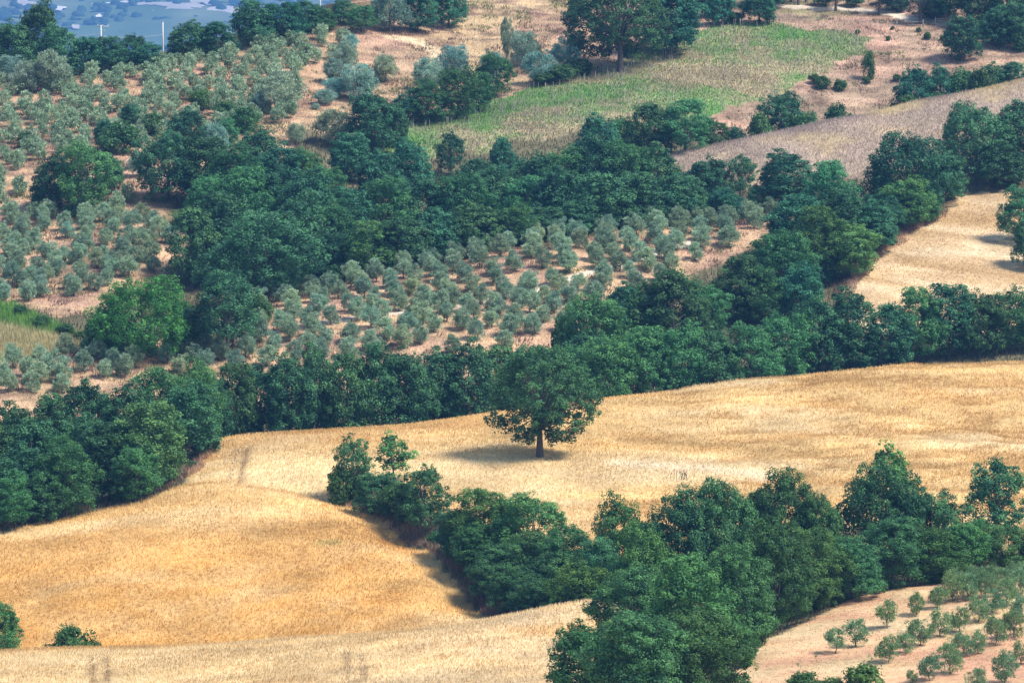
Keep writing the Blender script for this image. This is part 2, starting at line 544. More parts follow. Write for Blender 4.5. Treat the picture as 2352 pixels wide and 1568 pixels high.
for line, wid in ((((540, 778), (730, 747), (950, 716), (1174, 682), (1235, 668), (1418, 612), (1510, 578), (1600, 553)), 0.9),
                  (((1780, 14), (1856, 20), (1950, 22), (2040, 31), (2090, 45), (2200, 58)), 1.7)):
    TRACKS.append((np.array([cast(u, v, 640)[:2] for u, v in line]), wid))
ca = np.array([cast(u, v, 640)[:2] for u, v in ((1010, 170), (1000, 120), (960, 95), (900, 86))])   # worn line across the dry top


def seg_dist(x, y, pts):
    d = np.full(x.shape, 1e9)
    for a, b in zip(pts[:-1], pts[1:]):
        ab = b - a
        t = np.clip(((x - a[0]) * ab[0] + (y - a[1]) * ab[1]) / (ab @ ab), 0, 1)
        d = np.minimum(d, np.hypot(x - a[0] - t * ab[0], y - a[1] - t * ab[1]))
    return d


def zone_of(x, y, z):
    soft = np.clip((y - 700) / 80, 0, 1)
    u = to_u(x, y, z) + (12 + 22 * soft) * vnoise(x, y, 6, 21)
    yy = y + (0.8 + 1.8 * soft) * vnoise(x, y, 6, 22)
    out = np.full(x.shape, Z_HILL)
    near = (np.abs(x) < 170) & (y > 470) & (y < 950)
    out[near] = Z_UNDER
    done = np.zeros(x.shape, bool)
    for zid, poly in POLY:
        m = in_poly(u, yy, poly) & ~done & (y < 1000)
        out[m] = zid; done |= m
    for pts, wid in TRACKS:
        out[seg_dist(x, y, pts) < wid + 0.3 * wave(x, y, 2.5, 23)] = Z_TRACK
    out[y > 1150] = Z_FAR
    return out


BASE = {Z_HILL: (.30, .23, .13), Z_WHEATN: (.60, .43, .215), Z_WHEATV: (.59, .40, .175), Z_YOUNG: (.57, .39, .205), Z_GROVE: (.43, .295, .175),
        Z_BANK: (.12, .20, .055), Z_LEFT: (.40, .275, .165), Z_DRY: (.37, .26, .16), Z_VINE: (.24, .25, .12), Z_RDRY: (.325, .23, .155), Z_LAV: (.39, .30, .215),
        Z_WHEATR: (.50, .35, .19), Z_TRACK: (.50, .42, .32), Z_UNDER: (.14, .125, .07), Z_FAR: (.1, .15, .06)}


def lerp(a, b, t):
    return a * (1 - t[..., None]) + np.asarray(b) * t[..., None]


def ground_colour(zone, x, y, z):
    """the land's own colour: crop ripeness, bare soil and green patches"""
    c = np.zeros(x.shape + (3,))
    for k, b in BASE.items():
        c[zone == k] = b
    u = to_u(x, y, z)
    n1 = vnoise(x, y, 20, 31); n2 = vnoise(x * .8, y, 6, 32); n3 = vnoise(x * .7, y, 2.2, 33, 2)
    m = zone == Z_WHEATV                                    # ripe orange middle of the valley field, greyer patches by the lone tree
    t = _smooth((604 - y) / 44) * _smooth((1180 - u) / 350) * (0.86 + 0.16 * n3 + .1 * vnoise(x * .3, y, 4, 45))
    torange = np.where(m, t, 0)
    c[m] = lerp(c, (.50, .26, .065), np.clip(t, 0, 1) * .92)[m]
    t = np.clip(1.2 - np.hypot((u - 1600) / 330, (y - 603) / 9), 0, 1) * .6
    c[m] = lerp(c, (.66, .54, .34), t)[m]
    t = np.clip(1.0 - np.hypot((u - 755) / 45, (y - 573.5) / 1.6), 0, 1) * 1.0
    c[m] = lerp(c, (.14, .20, .06), np.clip(t * 1.6, 0, .85))[m]
    m = (zone == Z_WHEATV) | (zone == Z_WHEATN)             # combed bands and lodged patches
    nb = vnoise(x * .35, y, 6, 36) + .5 * vnoise(x * .6, y, 1.6, 37, 2)
    c[m] = (c * (1 + .16 * nb)[..., None])[m]
    c[m] = lerp(c, (.44, .25, .085), np.clip(1.1 * vnoise(x * .5, y, 8, 38) - .25, 0, .6))[m]
    c[m] = lerp(c, (.70, .55, .32), np.clip(1.0 * vnoise(x * .35, y, 13, 39) - .2, 0, .55) * (1 - .85 * np.clip(torange, 0, 1)))[m]
    lod = _smooth((x - 14 - .1 * (640 - y)) / 14) * _smooth((y - 575) / 12)
    c[m] = lerp(c, (.40, .235, .085), lod * np.clip(1.6 * vnoise(x * .6, y, 3.6, 6, 2) * -1 - .15, 0, .7))[m]
    for pts, wd, cc, st in WLINES:
        c[m] = lerp(c, cc, st * np.clip(1.5 - seg_dist(x, y, pts) / wd, 0, 1))[m]
    m = zone == Z_WHEATN
    t = np.clip((u - 600) / 900, 0, 1) * (0.45 + .3 * n2)
    c[m] = lerp(c, (.48, .39, .27), np.clip(t, 0, 1))[m]
    for zz in (Z_GROVE, Z_LEFT, Z_DRY, Z_RDRY):
        m = zone == zz
        c[m] = lerp(c, (.38, .235, .165), np.clip(.28 + .7 * n2 - .15 * n1, 0, .85))[m]
        c[m] = (c * (1 + .36 * n3)[..., None])[m]
        c[m] = lerp(c, (.20, .215, .09), np.clip(n1 * .9 - .55 + .2 * n2, 0, .75))[m]
    m = zone == Z_DRY
    c[m] = lerp(c, (.50, .37, .205), np.clip(.15 + .9 * n1 + .5 * n3, 0, .85))[m]
    t = np.clip(1.6 - seg_dist(x, y, ca) / 1.3, 0, 1)
    c[m] = lerp(c, (.60, .47, .30), t)[m]
    m = zone == Z_RDRY
    c[m] = lerp(c, (.22, .26, .11), np.clip(n1 * .8 + .5 * n2 - .35, 0, .8) * np.clip((u - 1450) / 300, 0, 1))[m]
    m = zone == Z_VINE
    c[m] = lerp(c, (.35, .275, .165), np.clip(.25 + .75 * n1 + .3 * n3, 0, .85))[m]
    c[m] = lerp(c, (.11, .235, .06), np.clip(.2 - n1 * .7 + .5 * n2, 0, .85) * np.clip((2000 - u) / 160, .15, 1))[m]
    m = zone == Z_BANK
    c[m] = lerp(c, (.38, .33, .17), np.clip((706 - .03 * u - y) / 3 + .5 + .4 * n2, 0, 1))[m]
    m = zone == Z_LAV
    c[m] = lerp(c, (.54, .43, .24), np.clip(.9 * n1 + .6 * n2 + .1, 0, .9))[m]
    m = zone == Z_WHEATR
    st = vnoise(x * .2, y + .3 * x, 6, 35) + .5 * vnoise(x * .4, y + .3 * x, 2.2, 39)
    c[m] = lerp(c, (.66, .52, .33), np.clip(st * .9 - .05, 0, .9))[m]
    c[m] = lerp(c, (.40, .255, .115), np.clip(-st * 1.2 - .25, 0, .75))[m]
    m = zone == Z_YOUNG
    nt = vnoise(x * .22, y + .12 * x, 2.2, 44)
    c[m] = (c * (1 + .2 * nt)[..., None])[m]
    c[m] = lerp(c, (.60, .48, .30), np.clip(nt * .9 - .2, 0, .6))[m]
    c[m] = lerp(c, (.50, .27, .165), np.clip(.4 + .6 * n2 + .3 * n1 + (u - 2000) / 1200, 0, .9))[m]
    c[m] = lerp(c, (.56, .42, .24), np.clip(.2 - .6 * n2 + (1950 - u) / 500, 0, .8))[m]
    m = zone == Z_FAR
    c[m] = lerp(c, (.24, .24, .14), np.clip(vnoise(x, y, 300, 41), 0, .6))[m]
    return np.clip(c, .01, .8)


WLINES = []
for line, wd, cc, st in ((((1430, 1012), (1600, 1022), (1750, 1036), (1880, 1042), (1990, 1028)), .9, (.36, .22, .08), .7),
                         (((0, 1226), (90, 1208), (180, 1192), (330, 1152)), .6, (.42, .26, .09), .5),
                         (((1420, 1062), (1600, 1075), (1760, 1095)), 1.6, (.70, .58, .40), .6)):
    WLINES.append((np.array([cast(u, v, 540)[:2] for u, v in line]), wd, cc, st))
WLINES.append((np.array([cast(u, v, 470)[:2] for u, v in ((300, 1518), (600, 1500), (820, 1478), (900, 1462))]), .5, (.38, .24, .09), .6))
for line, y0 in ((((571, 1030), (549, 1112)), 540), (((546, 1032), (524, 1112)), 540), (((211, 1512), (216, 1568)), 470), (((242, 1512), (249, 1568)), 470), (((795, 1500), (805, 1568)), 470), (((828, 1500), (838, 1568)), 470)):
    WLINES.append((np.array([cast(u, v, y0)[:2] for u, v in line]), .32, (.27, .18, .09), .75))
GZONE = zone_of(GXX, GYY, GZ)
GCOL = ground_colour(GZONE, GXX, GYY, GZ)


def grid_zone(x, y):
    i = np.clip(np.rint(np.interp(x, GX, np.arange(len(GX)))).astype(int), 0, len(GX) - 1)
    j = np.clip(np.rint(np.interp(y, GY, np.arange(len(GY)))).astype(int), 0, len(GY) - 1)
    return GZONE[j, i]


ZNAME = {Z_HILL: 'hillside_ground', Z_WHEATN: 'near_wheat_field', Z_WHEATV: 'valley_wheat_field', Z_YOUNG: 'young_orchard_ground', Z_GROVE: 'middle_grove_ground',
         Z_BANK: 'grass_bank_ground', Z_LEFT: 'upper_orchard_ground', Z_DRY: 'dry_pasture_hill', Z_VINE: 'vineyard_field', Z_RDRY: 'fallow_field', Z_LAV: 'lavender_grass_field',
         Z_WHEATR: 'mown_wheat_field', Z_TRACK: 'dirt_path', Z_UNDER: 'woodland_ground', Z_FAR: 'distant_hills'}


def build_ground():
    nx, ny = len(GX), len(GY)
    idx = np.arange(nx * ny).reshape(ny, nx)
    q = np.stack([idx[:-1, :-1], idx[:-1, 1:], idx[1:, 1:], idx[1:, :-1]], -1).reshape(-1, 4)
    qz = GZONE[:-1, :-1].reshape(-1)
    V = np.stack([GXX, GYY, GZ], -1).reshape(-1, 3)
    C = GCOL.reshape(-1, 3)
    for zid, nm in ZNAME.items():
        f = q[qz == zid]
        if not len(f): continue
        used, inv = np.unique(f, return_inverse=True)
        me = mesh_from(nm, V[used], inv.reshape(-1, 4), smooth=True)
        point_colour(me, C[used])
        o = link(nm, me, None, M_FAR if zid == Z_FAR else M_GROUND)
        tag(o, kind='structure')


build_ground()
# ------------------------------------------------------------------ crops and grass (uncountable: one object per field)
def blades(name, zones, density, h, w, lean, colour_jit, mat, label, lighten=1.25, region=None, mixcol=None, ymax=945, skip=None):
    A0 = 470
    n = int(density * 220 * (ymax - A0))
    x = rng.uniform(-110, 110, n); y = rng.uniform(A0, ymax, n)
    m = np.abs(x) < 0.112 * y
    x, y = x[m], y[m]
    m = np.isin(grid_zone(x, y), zones)
    if region is not None: m &= region(x, y)
    if skip is not None: m &= ~skip(x, y)
    x, y = x[m], y[m]
    z = gz(x, y)
    n = len(x)
    c = ground_colour(grid_zone(x, y), x, y, z) * lighten
    if mixcol is not None:
        c = mixcol(c, x, y)
    c = c * (1 + colour_jit * rng.uniform(-1, 1, n))[:, None]
    hh = h * rng.uniform(.6, 1.25, n); ww = w * rng.uniform(.6, 1.4, n)
    yaw = rng.uniform(0, 6.283, n)
    dx, dy = np.cos(yaw) * ww / 2, np.sin(yaw) * ww / 2
    lx = lean * (wave(x, y, 14, 51) * .7 + rng.normal(0, .6, n)) * hh
    ly = lean * (wave(x, y, 17, 52) * .7 + rng.normal(0, .6, n)) * hh
    V = np.stack([np.c_[x - dx, y - dy, z - .05], np.c_[x + dx, y + dy, z - .05], np.c_[x + lx, y + ly, z + hh]], 1).reshape(-1, 3)
    me = mesh_from(name, V, np.arange(3 * n).reshape(-1, 3))
    face_colour(me, np.clip(c, .01, .85))
    o = link(name, me, None, mat)
    tag(o, label, 'grass', kind='stuff')
    return n


def tramlines(x, y):
    z = gz(x, y)
    u = to_u(x, y, z)
    s = np.zeros(x.shape, bool)
    lone = np.hypot(x - LONE[0], y - LONE[1]) < 0.9
    return s | lone


LONE = cast(1240, 1050, 560)[:2]


def crestpale(c, x, y):
    return c


def lavmix(c, x, y):
    t = np.clip(.45 - .9 * vnoise(x, y, 20, 31) - .5 * vnoise(x * .8, y, 6, 32) + rng.normal(0, .2, len(x)), 0, 1)
    return lerp(c, (.39, .31, .285), t * .8)


def vinemix(c, x, y):
    t = np.clip((.0 + .9 * vnoise(x * .8, y, 6, 32) - .6 * vnoise(x, y, 20, 31) + .9 * vnoise(x, y, 1.6, 63, 2) + rng.normal(0, .25, len(x))) * 1.6 + .52, 0, 1)
    return lerp(c, (.11, .27, .055), t * .9 * np.clip((2010 - to_u(x, y, gz(x, y))) / 160, .1, 1))


def bankmix(c, x, y):
    u = to_u(x, y, gz(x, y))
    return lerp(c, (.16, .34, .06), np.clip(rng.normal(.6, .3, len(x)), 0, 1) * np.clip((y - 705 + .03 * u) / 2, 0, 1))


_n = 0
_n += blades('wheat_stalks', [Z_WHEATN, Z_WHEATV], 18, .34, .09, .55, .2, M_BLADE, 'ripe golden wheat standing in the lower fields', 1.2, ymax=680, skip=tramlines)
_n += blades('mown_straw', [Z_WHEATR], 16, .22, .10, 1.2, .3, M_BLADE, 'pale cut straw lying in swaths on the right field', 1.2)
_n += blades('dry_grass', [Z_GROVE, Z_LEFT, Z_DRY, Z_RDRY, Z_HILL], 11, .34, .09, .7, .4, M_BLADE, 'dry pinkish straw grass over the orchards and hilltop', 1.25)
_n += blades('lavender_grass', [Z_LAV], 26, .5, .07, .6, .35, M_BLADE, 'tall mauve seeding grass on the steep slope', 1.2, mixcol=lavmix)
_n += blades('vine_foliage', [Z_VINE], 16, .42, .12, .6, .4, M_GREENB, 'overgrown green vines and weeds in the old vineyard', 1.0, mixcol=vinemix)
_n += blades('reed_grass', [Z_BANK], 26, .9, .10, .3, .35, M_GREENB, 'tall bright green grass on the bank at the left edge', 1.2, mixcol=bankmix)
_n += blades('undergrowth', [Z_UNDER], 5, .7, .16, .4, .4, M_GREENB, 'weeds and brambles along the gullies under the trees', 1.1)
_n += blades('stubble', [Z_YOUNG], 7, .14, .10, .7, .3, M_BLADE, 'short dry stubble between the young olives', 1.15)

GUL = np.array([cast(u, v, 540)[:2] for u, v in ((770, 1142), (860, 1180), (935, 1220), (1010, 1275), (1080, 1348), (1155, 1412))])
MWE = np.array([[x_at(u, Y), Y] for u, Y in ((1935, 714), (1950, 722), (2005, 738), (2080, 751), (2150, 763))])


LWE = np.array([cast(u, v, 560)[:2] for u, v in ((-40, 1214), (0, 1207), (150, 1181), (340, 1138), (440, 1083), (490, 1030))])


def weedmix(c, x, y):
    return lerp(c, (.36, .215, .17), np.clip(rng.normal(.7, .25, len(x)), 0, 1))


_n += blades('dry_weeds', [Z_UNDER, Z_WHEATV, Z_WHEATR, Z_HILL], 30, .75, .09, .5, .35, M_BLADE, 'reddish dry weeds along the gully and the mown field edge', 1.1, mixcol=weedmix,
             region=lambda x, y: (seg_dist(x, y, GUL) < 1.1 + .8 * vnoise(x, y, 4, 61)) | (seg_dist(x, y, MWE) < 1.2 + 1.0 * vnoise(x, y, 4, 62)) | (seg_dist(x, y, LWE) < .5 + .9 * vnoise(x, y, 4, 64)))

def scrubmix(c, x, y):
    t = np.clip(vnoise(x, y, 9, 66) * 1.5 + .4 + rng.normal(0, .25, len(x)), 0, 1)
    return lerp(np.tile((.25, .165, .14), (len(x), 1)), (.15, .20, .07), t)


_n += blades('dry_scrub', [Z_DRY, Z_RDRY, Z_LEFT, Z_GROVE], 9, .5, .16, .6, .35, M_BLADE, 'dark tufts of weeds and dry scrub dotting the slopes', 1.0, mixcol=scrubmix,
             region=lambda x, y: vnoise(x, y, 3.2, 65) + .35 * vnoise(x, y, 14, 67) > .42)

# thin pale stakes of the old vineyard (hair-thin and past counting)
def vineyard_stakes():
    n = 4200
    x = rng.uniform(-40, 70, n); y = rng.uniform(806, 898, n)
    y = np.round(y / 2.6) * 2.6 + rng.normal(0, .25, n)
    m = grid_zone(x, y) == Z_VINE
    x, y = x[m], y[m]; z = gz(x, y); n = len(x)
    h = rng.uniform(.9, 1.5, n); w = .035
    V, Fc = [], []
    tx, ty = rng.normal(0, .05, n), rng.normal(0, .05, n)
    b = np.stack([np.c_[x - w, y, z - .1], np.c_[x + w, y, z - .1], np.c_[x, y + 1.7 * w, z - .1],
                  np.c_[x - w + tx, y + ty, z + h], np.c_[x + w + tx, y + ty, z + h], np.c_[x + tx, y + 1.7 * w + ty, z + h]], 1).reshape(-1, 3)
    k = np.arange(n)[:, None] * 6
    f = np.concatenate([k + np.array(q)[None] for q in ((0, 1, 4, 3), (1, 2, 5, 4), (2, 0, 3, 5))])
    me = mesh_from('vine_stakes', b, f)
    o = link('vine_stakes', me, None, M_WOODP)
    tag(o, 'thin grey stakes standing all over the old vineyard', 'stakes', kind='stuff')


vineyard_stakes()


# ------------------------------------------------------------------ trees
def unit(a):
    return a / (np.linalg.norm(a, axis=-1, keepdims=True) + 1e-9)


def leaf_mesh(name, P, A, Nn, l, w, tint):
    A = unit(A)
    S = unit(np.cross(A, Nn))
    l = l[:, None]; w = w[:, None]
    v0 = P - A * l * .5; v1 = P + S * w * .5; v2 = P + A * l * .5; v3 = P - S * w * .5
    n = len(P)
    V = np.stack([v0, v1, v2, v3], 1).reshape(-1, 3)
    me = mesh_from(name, V, np.arange(4 * n).reshape(-1, 4))
    face_tint(me, np.clip(tint, 0, 1))
    return me


def clump_points(r, lobes, n, inner=.72):
    """clump centres spread over the skin of a union of ellipsoid lobes"""
    C, D = [], []
    vol = np.array([l[3] * l[4] + l[3] * l[5] for l in lobes], float); vol /= vol.sum()
    tries = 0
    while len(C) < n and tries < 60 * n:
        tries += 1
        l = lobes[r.choice(len(lobes), p=vol)]
        d = r.normal(size=3); d /= np.linalg.norm(d)
        if d[2] < -.55 and r.random() < .75: continue
        k = r.uniform(inner, 1.03)
        p = np.array(l[:3]) + d * np.array(l[3:6]) * k
        deep = False
        for q in lobes:
            if q is l: continue
            if (((p - np.array(q[:3])) / np.array(q[3:6])) ** 2).sum() < .42:
                deep = True; break
        if deep or p[2] < .25: continue
        C.append(p); D.append(unit(d / np.array(l[3:6])))
    return np.array(C), np.array(D)


def crown_mesh(name, r, lobes, n_clumps, rc, per, leaf, style='broad', gap=0.0, light_top=0.25):
    C, D = clump_points(r, lobes, n_clumps)
    zmin, zmax = C[:, 2].min(), C[:, 2].max()
    P, A, Nn, T = [], [], [], []
    for c, d in zip(C, D):
        if r.random() < gap: continue
        k = int(per * r.uniform(.6, 1.3))
        s = rc * r.uniform(.55, 1.45)
        c = c + r.normal(0, .3 * rc, 3) + np.array([0, 0, .5 * rc * (r.random() < .12)])
        q = unit(r.normal(size=(k, 3)) + d * .7 + np.array([0, 0, .35]))
        rad = s * r.uniform(.55, 1.08, k) ** .6
        pos = c + q * rad[:, None] * np.array([1, 1, .8]) + r.normal(0, .16 * s, (k, 3))
        ct = r.uniform(.05, .6)
        P.append(pos)
        if style == 'broad':
            nn = unit(q + .42 * r.normal(size=(k, 3)) + np.array([0, 0, .25]))
            A.append(unit(np.cross(nn, r.normal(size=(k, 3)))))
            Nn.append(nn)
        else:
            A.append(unit(q * .9 + np.array([0, 0, .75]) + .45 * r.normal(size=(k, 3))))
            Nn.append(unit(r.normal(size=(k, 3)) + q * .5))
        T.append(np.clip(ct + .5 * r.random(k) - .08 + .35 * (r.random(k) < .1), 0, 1))  # a few random leaves brightened, sunlit highlights put into the tint
    # inner leaves that close the crown, inside shade put into their darker tints
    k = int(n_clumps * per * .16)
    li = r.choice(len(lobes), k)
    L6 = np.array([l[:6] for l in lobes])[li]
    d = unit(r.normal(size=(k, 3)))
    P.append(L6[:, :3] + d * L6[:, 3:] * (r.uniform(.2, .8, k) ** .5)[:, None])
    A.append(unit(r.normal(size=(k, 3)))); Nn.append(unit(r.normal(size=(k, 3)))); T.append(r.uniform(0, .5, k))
    P = np.concatenate(P); A = np.concatenate(A); Nn = np.concatenate(Nn); T = np.concatenate(T)
    m = P[:, 2] > .05
    P, A, Nn, T = P[m], A[m], Nn[m], T[m]
    n = len(P)
    return leaf_mesh(name, P, A, Nn, leaf[0] * r.uniform(.65, 1.35, n), leaf[1] * r.uniform(.65, 1.35, n), T), C


def trunk_mesh(name, r, C, base_r, fork, top, n_limbs=9, lean=0.3, bare=()):
    top_p = np.array([r.normal(0, lean), r.normal(0, lean), top])
    f = np.array([top_p[0] * .3, top_p[1] * .3, fork])
    tl = [tube([(0, 0, -.5), (0, 0, .05), (f[0] * .3, f[1] * .3, fork * .4), tuple(f), tuple((f + top_p) / 2 + r.normal(0, .2, 3)), tuple(top_p)],
               [base_r * 1.6, base_r * 1.25, base_r, base_r * .85, base_r * .5, base_r * .12], 8, .08, r)]
    pick = r.choice(len(C), min(n_limbs, len(C)), replace=False)
    for i in list(pick) + list(bare):
        c = C[i]
        t = r.uniform(0, .7)
        s = f * (1 - t) + (f + top_p) / 2 * t
        mid = (s + c) / 2 + np.array([0, 0, .12 * np.linalg.norm(c - s)]) * r.uniform(-.4, 1)
        tl.append(tube([s, mid, s + (c - s) * .97], [base_r * .42, base_r * .26, base_r * .07], 5))
    return tubes_mesh(name, tl)


class Kind:
    """a tree of nominal height H and width W, with a few differently grown variants"""
    def __init__(self, H, W, variants, mat, bark):
        self.H, self.W, self.variants, self.mat, self.bark = H, W, variants, mat, bark
        for cr, tr in variants:
            cr.materials.append(mat); tr.materials.append(bark)
        self.k = 0


def stacked_lobes(r, H, W, z0, n, top_narrow=.55):
    L = [(0, 0, z0 + (H - z0) * .45, W * .34, W * .34, (H - z0) * .46)]
    for i in range(n):
        t = (i + r.uniform(.1, .9)) / n
        z = z0 + (H - z0) * (.14 + .74 * t)
        prof = math.sin(math.pi * (.18 + .74 * t)) ** .7
        a = r.uniform(0, 6.283)
        rr = W * .5 * prof * r.uniform(.4, .72)
        s = W * r.uniform(.11, .23) * (1 - .3 * t)
        L.append((rr * math.cos(a), rr * math.sin(a), z, s, s, s * r.uniform(.75, 1.1)))
    return L


def make_kind(seed, nvar, H, W, z0, nl, ncl, rc, per, leaf, mat, bark, base_r, fork, style='broad', gap=0.0, limbs=9):
    out = []
    for i in range(nvar):
        r = np.random.default_rng(seed + i)
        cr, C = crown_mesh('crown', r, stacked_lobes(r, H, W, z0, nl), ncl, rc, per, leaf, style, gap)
        tr = trunk_mesh('trunk', r, C, base_r, fork, H * .8, limbs)
        out.append((cr, tr))
    return Kind(H, W, out, mat, bark)


K_HEDGE = make_kind(100, 5, 11, 9, .4, 26, 330, .60, 56, (.29, .18), M_OAK, M_BARK, .20, 2.0)
K_NEAR = make_kind(150, 3, 11, 9, .4, 28, 380, .56, 95, (.20, .13), M_OAK, M_BARK, .20, 2.0, limbs=14)
K_WIDE = make_kind(200, 3, 12, 15, .6, 36, 480, .66, 60, (.30, .19), M_OAK, M_BARK, .34, 2.6)
K_OPEN = make_kind(300, 3, 12, 10, 2.2, 22, 250, .60, 56, (.28, .18), M_OAK, M_BARK, .26, 3.2, gap=.12, limbs=16)
K_ASH = make_kind(400, 4, 11, 9, .4, 24, 320, .58, 56, (.30, .14), M_ASH, M_BARK, .2, 2.0)
K_WIDEA = make_kind(450, 1, 11, 15, .3, 34, 470, .64, 60, (.30, .15), M_ASH, M_BARK, .3, 2.0)
K_SLIM = make_kind(500, 3, 7, 3.6, .8, 9, 55, .5, 60, (.26, .17), M_ASH, M_BARK, .09, 1.4, gap=.15, limbs=10)
K_BUSH = make_kind(600, 4, 3, 3.6, .1, 9, 60, .5, 60, (.24, .15), M_BUSH, M_BARK, .05, .4)
K_OLIVE = make_kind(700, 7, 4, 4, .3, 10, 95, .42, 58, (.28, .085), M_OLIVE, M_OBARK, .13, .9, style='sprig')
K_BIGOL = make_kind(800, 3, 6, 6.5, .5, 12, 130, .55, 80, (.32, .10), M_OLIVE, M_OBARK, .2, 1.2, style='sprig')
K_YOUNG = make_kind(900, 6, 2.8, 2.6, .55, 8, 60, .30, 44, (.20, .065), M_YOLIVE, M_OBARK, .06, .6, style='sprig', gap=.05, limbs=12)
K_ROUND = make_kind(920, 4, 2.8, 2.8, .15, 9, 70, .32, 46, (.20, .06), M_YOLIVE, M_OBARK, .06, .4, style='sprig', limbs=10)
K_SAP = make_kind(950, 2, 1.6, .8, .5, 4, 10, .16, 14, (.16, .05), M_YOLIVE, M_OBARK, .025, .5, style='sprig', limbs=4)
K_PINE = make_kind(1000, 3, 14, 8, 2.0, 16, 120, .7, 110, (.34, .06), M_PINE, M_BARK, .28, 5.0, style='sprig', limbs=14)


def lone_oak_kind():
    r = np.random.default_rng(77)
    L = [(0, 0, 8.0, 4.3, 4.3, 4.2), (.3, 0, 10.2, 3.6, 3.6, 2.3), (-3.0, .3, 7.2, 2.4, 2.4, 2.3), (3.4, -.3, 7.0, 2.6, 2.6, 2.4), (0, -3.2, 6.9, 2.4, 2.4, 2.2), (.2, 3.2, 7.2, 2.4, 2.4, 2.2),
         (-4.9, -.6, 4.2, 1.3, 1.3, .9), (-3.2, -1.4, 3.9, 1.2, 1.2, .9), (-1.9, -1.5, 2.8, 1.0, 1.0, .8), (5.0, -.4, 5.2, 1.5, 1.5, 1.1), (4.0, -1.4, 3.4, 1.1, 1.1, .8), (2.4, -1.6, 2.6, 1.0, 1.0, .8),
         (1.2, -2.0, 4.6, 1.6, 1.6, 1.2), (-.8, -2.2, 4.9, 1.6, 1.6, 1.3), (2.6, 1.8, 4.4, 1.5, 1.5, 1.1), (-2.3, 1.9, 4.4, 1.5, 1.5, 1.1), (-2.6, 0, 9.6, 2.0, 2.0, 1.6), (3.0, 0, 9.4, 2.2, 2.2, 1.7),
         (5.6, -.2, 6.4, 1.2, 1.2, 1.2), (-1.2, -.6, 11.4, 1.7, 1.7, 1.2), (1.7, .2, 11.3, 1.7, 1.7, 1.2), (-1.2, -1.0, 2.5, .9, .9, .7), (1.2, -1.2, 2.4, .8, .8, .7)]
    cr, C = crown_mesh('crown', r, L, 520, .52, 72, (.23, .15), gap=.10)
    tr = trunk_mesh('trunk', r, C, .36, 2.9, 9.5, 46, .15)
    return Kind(12.6, 11.6, [(cr, tr)], M_OAK, M_BARK)


K_LONE = lone_oak_kind()

BASEY = {}


def plant(kind, name, x, y, H, W, label, cat, group=None, colour=(1, 1, 1), rot=None, variant=None, z=None, sink=0.0):
    cr, tr = kind.variants[(variant if variant is not None else kind.k) % len(kind.variants)]
    kind.k += 1
    root = link(name, None)
    root.empty_display_size = .5
    g = ground(x, y) if z is None else z
    root.location = (x, y, g - sink)
    root.rotation_euler = (0, 0, rng.uniform(0, 6.283) if rot is None else rot)
    root.scale = (W / kind.W, W / kind.W, H / kind.H)
    c = link('crown', cr, root); c.color = (*colour, 1)
    link('trunk', tr, root)
    tag(root, label, cat, group)
    return root


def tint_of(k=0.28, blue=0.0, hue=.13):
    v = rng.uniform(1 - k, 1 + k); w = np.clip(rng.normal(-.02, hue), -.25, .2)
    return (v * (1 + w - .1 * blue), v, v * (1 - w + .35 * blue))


KINDS = {'n': K_NEAR, 'l': K_LONE, 'g': K_WIDEA, 'h': K_HEDGE, 'w': K_WIDE, 'o': K_OPEN, 'a': K_ASH, 's': K_SLIM, 'b': K_BUSH, 'v': K_BIGOL, 'p': K_PINE}
NAMES = {'n': 'oak_tree', 'l': 'oak_tree', 'g': 'ash_tree', 'h': 'oak_tree', 'w': 'oak_tree', 'o': 'oak_tree', 'a': 'ash_tree', 's': 'young_tree', 'b': 'bush', 'v': 'old_olive_tree', 'p': 'pine_tree'}
LOOK = {'n': 'dark green oak', 'l': 'massive dark oak', 'g': 'broad light green ash', 'h': 'dark green oak', 'w': 'broad domed oak', 'o': 'open-crowned oak', 'a': 'lighter green ash', 's': 'slender young tree', 'b': 'bright green bush', 'v': 'old olive',
        'p': 'dark pine'}
CATS = {'n': 'tree', 'l': 'tree', 'g': 'tree', 'h': 'tree', 'w': 'tree', 'o': 'tree', 'a': 'tree', 's': 'tree', 'b': 'bush', 'v': 'olive tree', 'p': 'pine'}
LOG = []
RATIO = {'n': 1.0, 'l': .8, 'h': 1.0, 'a': 1.0, 'g': .7, 'w': .8, 'o': 1.0, 's': 1.3, 'b': .7, 'v': .85, 'p': 1.0}


